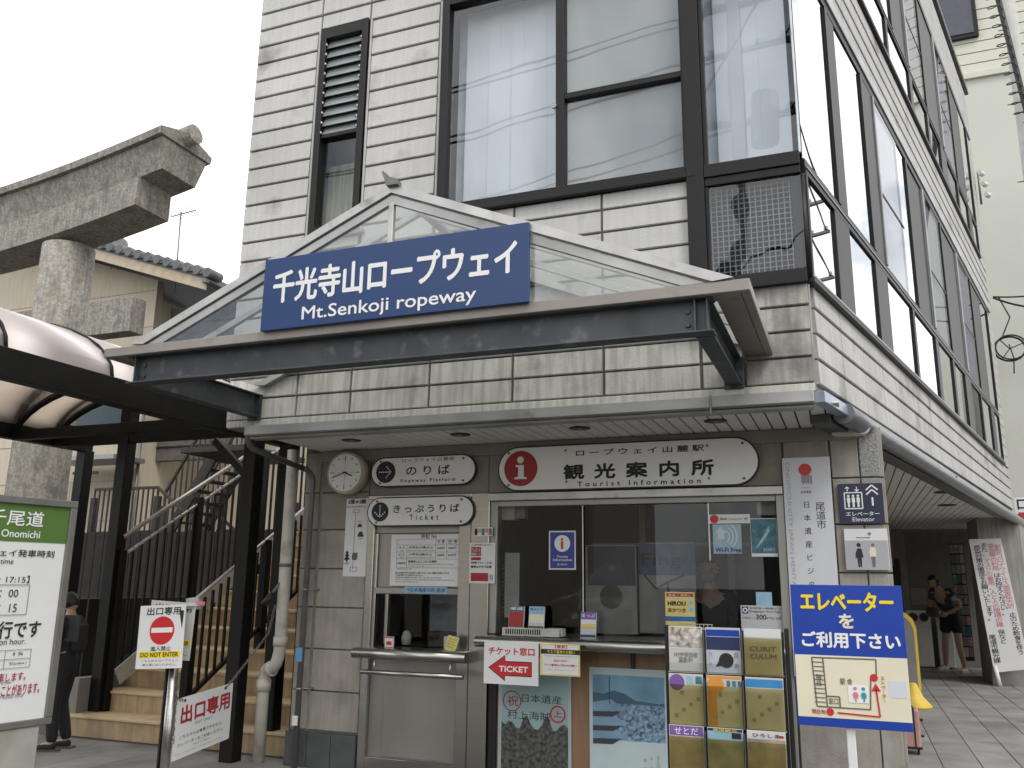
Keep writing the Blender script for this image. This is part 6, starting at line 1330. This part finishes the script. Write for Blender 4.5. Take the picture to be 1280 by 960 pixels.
tube_on(CB, 'coil_ring', [p * 1 + Vector((.03, -.03, .03)) for p in pts_], .018, BLACK, 8); tube_on(CB, 'hanger_cable', sag((k1[0] + .1, Yn, k1[1]), (k3[0] + .05, Yn, k3[1] + .27), -.0, 4)[:1] + [Vector((k1[0] + .28, Yn, k1[1] - .5)), Vector((k1[0] + .1, Yn, k1[1] - .9)), Vector((k3[0], Yn, k3[1] + .25))], .016, BLACK, 6); tube_on(CB, 'loose_end', [(k3[0], Yn, k3[1] + .1), (k3[0] + .06, Yn, k3[1] - .2), (k3[0] + .03, Yn, k3[1] - .55)], .014, BLACK, 6)
for a in (0.4, 2.2, 4.1): CB.rod('coil_tie', (k3[0], Yn - .01, k3[1]), (k3[0] + .28 * math.cos(a), Yn - .01, k3[1] + .26 * math.sin(a)), .012, BLACK, 6)
u1 = (3.754,14.402); u2 = (4.055,11.073)
cable('service_cable', 'thick dark service cable slanting down at the upper right', [(u1[0], 19, u1[1]), ((u1[0] + u2[0]) / 2, 19, (u1[1] + u2[1]) / 2), (u2[0], 19, u2[1]), (u2[0] + .5, 19, u2[1] - 2.2)], .06)
SPI = []
for i in range(120):
    f_ = i / 119; x = u1[0] + (u2[0] - u1[0]) * f_; z = u1[1] + (u2[1] - u1[1]) * f_; t = i * .75; SPI.append((x - .12 + .13 * math.cos(t), 19 - .05 + .13 * math.sin(t), z))
cable('spiral_wire', 'thin spiral binding wire around the service cable', SPI, .012)
o = T('utility_pole', 'pale concrete utility pole at the upper right edge', 'utility pole', (4.049, 19.4, 0)); o.rod('pole', (0, 0, 0), (0, 0, 18), .17, mat('pole_concrete', (0.42, 0.42, 0.40), .8, var=.1), 16, r1=.13)
for i in range(9): o.rod('step_bolt', (-.26 if i % 2 else .12, 0, 9 + i * .9), (-.12 if i % 2 else .26, 0, 9 + i * .9), .012, GREYP, 6)
CAMM = T('wall_camera', 'small white security lamps under the eaves of the station far corner', 'security lamp', tuple(SP(11.6, .05, 8.9)))
for i in range(3): CAMM.add('lamp', cyl_mesh(.05, .04, .12, WHITE, 12), (0.06 + .03 * i, -.1, .2 - .22 * i), (R(90), 0, R(-30)))
CAMM.rod('bracket', (0, 0, -.35), (0, 0, .3), .02, GREYP, 8)

# ------------------------------------------------------------------ across the street (seen in the glass)
def pole(x, y, h, label):
    t = T('utility_pole', label, 'utility pole', (x, y, 0)); t.rod('pole', (0, 0, 0), (0, 0, h), .17, MATS['pole_concrete'], 14, r1=.11)
    for k, z in enumerate((h - .4, h - 1.3, h - 2.6)): t.box('cross_arm', -.9, .9, -.05, .05, z, z + .08, GREYP); [t.add('insulator', lathe_mesh([(.03, 0), (.07, .03), (.04, .06), (.07, .09), (.03, .14)], WHITE, 10), (xx, 0, z + .08)) for xx in (-.8, -.4, .4, .8)]
    t.rod('transformer', (.42, 0, h - 3.0), (.42, 0, h - 2.2), .22, GREYP, 16); t.box('bracket', 0, .5, -.04, .04, h - 2.6, h - 2.52, GREYP); t.box('junction_box', -.35, -.1, -.12, .12, h - 5.6, h - 5.0, GREYP); return t
pole(-1.25, -1.6, 11.5, 'utility pole with cross arms behind the viewer, seen in the corner glass'); pole(8.6, 21.0, 12.0, 'far utility pole across the side street, seen in the side glass')
k = 0
ARM = ('at the top arm, street side', 'at the top arm, house side', 'at the second arm, street side', 'at the second arm, house side', 'at the third arm, street side', 'at the third arm, house side', 'low and thick', 'lowest and thick')
for z, dz in ((11.2, .3), (10.3, .45), (9.0, .6), (6.4, .8), (5.9, .7)):
    for dx in ((-.8, .8) if z > 8.9 else (0.1,)):
        k += 1; cable('street_cable', 'sagging street cable %s behind the viewer' % ARM[k - 1], sag((-1.25 + dx, -1.6, z), (8.6 + dx, 21.0, z + .5), dz), .02, grp='street cables'); sag_ = 0
        cable('street_cable', 'sagging street cable running left %s' % ARM[k - 1], sag((-1.25 + dx, -1.6, z), (-22, -3.5, z + .3), dz * 1.4), .02, grp='street cables')
def house(label, x0, x1, y0, y1, h, rz_, wallm):
    t = T('town_house', label, 'house', ((x0 + x1) / 2, (y0 + y1) / 2, 0), world=True); t.box('walls', x0, x1, y0, y1, 0, h, wallm, bev=0)
    n = int((y1 - y0 + 1) / .3); vs, fs = [], []
    ym_ = y0 - .5; xm = (x0 + x1) / 2
    for i in range(n * 2 + 1):
        y = ym_ + i * .15; dz = .05 * (i % 2); vs += [(x0 - .6, y, h - .2 + dz), (xm, y, h + rz_ + dz), (x1 + .6, y, h - .2 + dz)]
    for i in range(n * 2): fs += [(i * 3, i * 3 + 3, i * 3 + 4, i * 3 + 1), (i * 3 + 1, i * 3 + 4, i * 3 + 5, i * 3 + 2)]
    t.add('tiled_roof', mesh_from('roof', vs, fs, ROOFT))
    for i in range(int((y1 - y0) / 2.4)):
        for z in ((1.0, 3.6) if h > 5 else (1.0,)): f_ = t.box('window', x0 - .05, x0, y0 + .7 + i * 2.4, y0 + 2.1 + i * 2.4, z, z + 1.3, FRAME); t.box('pane', x0 - .06, x0 - .0505, y0 + .78 + i * 2.4, y0 + 2.02 + i * 2.4, z + .08, z + 1.22, MATS['far_window_dark'], f_, bev=0)
house('two storey tiled town house across the side street', 13.5, 20, 9.5, 19.5, 4.6, 1.6, HOUSEW); house('second tiled town house further along the side street', 15.5, 22, 21, 31, 5.0, 1.6, NEIGHB); house('tiled house across the street behind the viewer', -16, -6.5, -17, -9, 5.4, 2.0, HOUSEW); house('low tiled shop across the street behind the viewer', 1.0, 9.5, -16, -9.5, 4.2, 1.5, NEIGHB)

# ------------------------------------------------------------------ people
SKIN = mat('skin', (0.48, 0.30, 0.22), .55, var=.04); HAIR = mat('black_hair', (0.012, 0.010, 0.010), .5, var=.2, scale=60)
CLB = mat('black_cloth', (0.016, 0.016, 0.018), .85, var=.15); CLG = mat('charcoal_cloth', (0.05, 0.052, 0.058), .85, var=.15); CLW = mat('light_cloth', (0.5, 0.5, 0.52), .85, var=.05); SHOE = mat('white_sneaker', (0.55, 0.55, 0.54), .6, var=.1)
def skin_mesh(nodes, edges, m, sub=1):
    """nodes: {name: ((x,y,z), radius or (rx,ry))}"""
    names = list(nodes); me = bpy.data.meshes.new('sk'); me.from_pydata([nodes[n][0] for n in names], [(names.index(a), names.index(b)) for a, b in edges], []); me.update()
    ob = bpy.data.objects.new('sk', me); COL.objects.link(ob); ob.modifiers.new('s', 'SKIN'); sv = me.skin_vertices[0].data
    for i, n in enumerate(names):
        r_ = nodes[n][1]; sv[i].radius = r_ if isinstance(r_, tuple) else (r_, r_)
    sv[0].use_root = True; sm_ = ob.modifiers.new('u', 'SUBSURF'); sm_.levels = sub; sm_.render_levels = sub
    dg = bpy.context.evaluated_depsgraph_get(); dg.update(); out = bpy.data.meshes.new_from_object(ob.evaluated_get(dg))
    bpy.data.objects.remove(ob); out.materials.clear(); out.materials.append(m)
    for p in out.polygons: p.use_smooth = True
    return out
def merge(meshes, m):
    bm = bmesh.new()
    for me, mtx in meshes:
        n0 = len(bm.verts); bm.from_mesh(me); bm.verts.ensure_lookup_table()
        if mtx is not None:
            for v in bm.verts[n0:]: v.co = mtx @ v.co
    out = bpy.data.meshes.new('merged'); bm.to_mesh(out); bm.free(); out.materials.append(m)
    for p in out.polygons: p.use_smooth = True; p.material_index = 0
    return out
def head_mesh(r_=.105):
    bm = bmesh.new(); bmesh.ops.create_icosphere(bm, subdivisions=4, radius=1)
    for v in bm.verts:
        x, y, z = v.co; w = .74 - .10 * max(0, -z); y2 = y * (.90 if y > 0 else .86)
        if z < -.2: w -= .16 * (-z - .2); y2 *= 1 - .12 * (-z - .2)
        nose = math.exp(-((x / .13) ** 2 + ((z + .12) / .20) ** 2)) * (.20 if y < 0 else 0); eye = sum(math.exp(-(((x - s) / .15) ** 2 + ((z - .08) / .11) ** 2)) for s in (-.33, .33)) * (.07 if y < 0 else 0)
        ear = (.16 if abs(x) > .9 and abs(z) < .25 else 0); v.co = Vector((x * (w + ear), y2 - nose + eye, z * 1.08)) * r_
    me = bpy.data.meshes.new('head'); bm.to_mesh(me); bm.free(); return me
def hand(wrist, d, side, up=Vector((0, 0, 1)), s=1.0):
    """palm with four unequal bent fingers and a thumb leaving the side of the palm"""
    wrist, d = Vector(wrist), Vector(d).normalized(); sd_ = d.cross(up).normalized() * side; nn_ = d.cross(sd_).normalized(); out = []
    out.append((tube_mesh([wrist, wrist + d * .03 * s, wrist + d * .085 * s], .03 * s, SKIN, 10, [.024 * s, .036 * s, .034 * s]), None))
    for i, L_ in enumerate((.066, .076, .071, .056)):
        b = wrist + d * .075 * s + sd_ * (.027 - .018 * i) * s; c1 = b + (d * .92 + nn_ * .18) * L_ * .5 * s; c2 = c1 + (d * .7 + nn_ * .6) * L_ * .35 * s; out.append((tube_mesh([b, c1, c2, c2 + (d * .5 + nn_ * .8) * L_ * .25 * s], .008 * s, SKIN, 7, [.0095 * s, .009 * s, .008 * s, .005 * s]), None))
    b = wrist + d * .02 * s + sd_ * .026 * s; out.append((tube_mesh([b, b + (d * .6 + sd_ * .8) * .032 * s, b + (d * .9 + sd_ * .6 + nn_ * .2) * .062 * s], .01 * s, SKIN, 7, [.012 * s, .0105 * s, .007 * s]), None)); return out
def person(label, loc, rz, H_, J, top, bottom, longsleeve, trousers, hair='short', head_dir=0, shoe=SHOE, nod=0):
    """J: joints in metres for a 1.7 m body; local -Y is the way the person faces"""
    t = T('person', label, 'person', loc, rz); t.o.scale = (H_ / 1.7,) * 3
    V_ = {k: Vector(v) for k, v in J.items()}
    N_ = {'pelvis': (V_['pelvis'], (.135, .10)), 'waist': (V_['pelvis'].lerp(V_['chest'], .45), (.115, .085)), 'chest': (V_['chest'], (.145, .10)), 'neckb': (V_['neck'], .06), 'neck': (V_['neck'].lerp(V_['head'], .5), .05), 'headc': (V_['head'], .055)}
    E_ = [('pelvis', 'waist'), ('waist', 'chest'), ('chest', 'neckb'), ('neckb', 'neck'), ('neck', 'headc')]
    for s in 'lr':
        N_.update({'sh' + s: (V_['sh' + s], .055), 'el' + s: (V_['el' + s], .040), 'wr' + s: (V_['wr' + s], .026), 'hp' + s: (V_['hp' + s], .085), 'kn' + s: (V_['kn' + s], .055), 'cf' + s: (V_['kn' + s].lerp(V_['an' + s], .3), .056), 'an' + s: (V_['an' + s], .036), 'to' + s: (V_['to' + s], .034)})
        E_ += [('chest', 'sh' + s), ('sh' + s, 'el' + s), ('el' + s, 'wr' + s), ('pelvis', 'hp' + s), ('hp' + s, 'kn' + s), ('kn' + s, 'cf' + s), ('cf' + s, 'an' + s), ('an' + s, 'to' + s)]
    parts_ = [(skin_mesh(N_, E_, SKIN), None)]
    hm = Matrix.Translation(V_['head'] + Vector((0, -.012, .05))) @ Euler((R(nod), 0, R(head_dir))).to_matrix().to_4x4(); parts_.append((head_mesh(), hm))
    for s, sg in (('l', 1), ('r', -1)): parts_ += hand(V_['wr' + s], V_['wr' + s] - V_['el' + s], sg)
    t.add('body', merge(parts_, SKIN))
    g = .014
    def grow(keys, edges, m, extra=g, nm='clothes', ov=None):
        d_ = {}
        for k_ in keys:
            p, r_ = N_[k_]; r_ = r_ if isinstance(r_, tuple) else (r_, r_); d_[k_] = (p, (r_[0] + extra, r_[1] + extra))
        if ov: d_.update(ov)
        t.add(nm, skin_mesh(d_, edges, m))
    tk = ['pelvis', 'waist', 'chest', 'shl', 'shr']; te = [('pelvis', 'waist'), ('waist', 'chest'), ('chest', 'shl'), ('chest', 'shr')]; ov = {}
    for s in 'lr':
        if longsleeve: tk += ['el' + s, 'wr' + s]; te += [('sh' + s, 'el' + s), ('el' + s, 'wr' + s)]
        else: ov['sl' + s] = (V_['sh' + s].lerp(V_['el' + s], .6), (.06, .06)); te += [('sh' + s, 'sl' + s)]
    grow(tk, te, top, .018, 'shirt', ov)
    bk = ['pelvis', 'waist', 'hpl', 'hpr']; be = [('pelvis', 'waist'), ('pelvis', 'hpl'), ('pelvis', 'hpr')]; ov = {}
    for s in 'lr':
        if trousers: bk += ['kn' + s, 'cf' + s, 'an' + s]; be += [('hp' + s, 'kn' + s), ('kn' + s, 'cf' + s), ('cf' + s, 'an' + s)]
        else: ov['hem' + s] = (V_['hp' + s].lerp(V_['kn' + s], .72), (.10, .10)); be += [('hp' + s, 'hem' + s)]
    grow(bk, be, bottom, .024, 'trousers' if trousers else 'shorts', ov)
    for s in 'lr':
        a, b = V_['an' + s], V_['to' + s]; d = (b - a); d.z = 0; d.normalize(); bs = Vector((a.x, a.y, 0)); t.add('shoe', skin_mesh({'h': (bs - d * .05 + Vector((0, 0, .045)), (.046, .045)), 'm': (bs + d * .06 + Vector((0, 0, .045)), (.05, .045)), 't': (bs + d * .16 + Vector((0, 0, .036)), (.045, .034))}, [('h', 'm'), ('m', 't')], shoe)); t.add('sole', prism_mesh([(-.045, 0), (.045, 0), (.05, .02), (-.05, .02)], .25, GREYW if shoe is not CLB else GREYP), bs - d * .09 + Vector((0, 0, .001)), (0, 0, math.atan2(-d.x, d.y)))
    hb = bmesh.new(); hb.from_mesh(head_mesh(.112)); 
    kill = [v for v in hb.verts if (v.co.y < -.045 and v.co.z < .055) or v.co.z < (-.07 if hair == 'short' else -.11)]
    bmesh.ops.delete(hb, geom=kill, context='VERTS'); hmz = bpy.data.meshes.new('hair'); hb.to_mesh(hmz); hb.free(); hmz.materials.append(HAIR); hmz.transform(hm)
    for p in hmz.polygons: p.use_smooth = True
    t.add('hair', hmz)
    for sx in (-.033, .033): t.add('eye', cyl_mesh(.009, .007, .004, INK, 10), hm @ Vector((sx, -.079, .012)), (R(90), 0, R(head_dir)))
    t.add('mouth', box_mesh(.036, .006, .006, mat('lip', (0.28, 0.10, 0.08), .5, var=0), 0), hm @ Vector((0, -.083, -.055)), (0, 0, R(head_dir)))
    return t, V_, hm
STAND = dict(pelvis=(0, 0, .95), chest=(0, -.01, 1.30), neck=(0, .0, 1.45), head=(0, -.015, 1.56), shl=(-.17, 0, 1.40), shr=(.17, 0, 1.40), ell=(-.22, .02, 1.12), elr=(.22, .02, 1.12), wrl=(-.22, -.08, .88), wrr=(.22, -.08, .88), hpl=(-.09, 0, .90), hpr=(.09, 0, .90), knl=(-.10, -.02, .49), knr=(.10, -.02, .49), anl=(-.11, .02, .08), anr=(.11, .02, .08), tol=(-.12, -.12, .04), tor=(.12, -.12, .04))
J1 = dict(STAND); J1.update(ell=(-.24, -.06, 1.16), elr=(.24, -.06, 1.16), wrl=(-.13, -.28, 1.10), wrr=(.13, -.28, 1.12))
t, V_, hm = person('office clerk in dark clothes standing behind the counter glass', (-1.17, 7.75, .04), R(4), 1.76, J1, CLB, CLB, True, True)
t.add('face_mask', prism_mesh([(-.045, -.05), (.045, -.05), (.055, .0), (.0, .014), (-.055, 0)], .02, mat('mask_grey', (.2, .2, .21), .8)), hm @ Vector((0, -.098, -.03)))
J2 = dict(STAND); J2.update(ell=(-.23, .05, 1.12), elr=(.23, -.02, 1.12), wrl=(-.22, -.10, .90), wrr=(.16, -.20, 1.0), knl=(-.10, -.06, .49), anl=(-.11, .06, .08), tol=(-.12, -.08, .04))
t, V_, hm = person('person in black clothes and black shoes half hidden by the timetable board', (-7.13, 6.54, 0), R(-75), 1.42, J2, CLB, CLB, True, True, shoe=CLB, nod=20)
t.add('backpack', box_mesh(.24, .08, .32, CLB, .03), (0, .14, 1.22)); t.add('strap', box_mesh(.03, .26, .30, CLG, .01), (.11, .06, 1.32))
J3 = dict(STAND); J3.update(pelvis=(0, .0, .95), chest=(0, -.15, 1.24), neck=(0, -.26, 1.36), head=(0, -.34, 1.43), shl=(-.17, -.19, 1.32), shr=(.17, -.17, 1.32), ell=(-.24, -.18, 1.05), elr=(.25, -.05, 1.08), wrl=(-.12, -.36, .98), wrr=(.12, -.24, .96), knl=(-.16, .02, .50), knr=(.12, -.03, .50), anl=(-.26, .10, .08), anr=(.16, .02, .08), tol=(-.30, -.04, .04), tor=(.18, -.12, .04))
t, V_, hm = person('visitor in dark top and black shorts bending towards the bins in the passage', (1.68, 19.0, 0), R(-42), 1.93, J3, CLG, CLB, False, False, hair='long', nod=28)
t.add('shirt_patch', box_mesh(.10, .10, .12, CLW, .03), (.20, -.14, 1.22)); t.add('shoulder_bag', box_mesh(.20, .10, .16, CLG, .02), (-.02, -.42, .98))
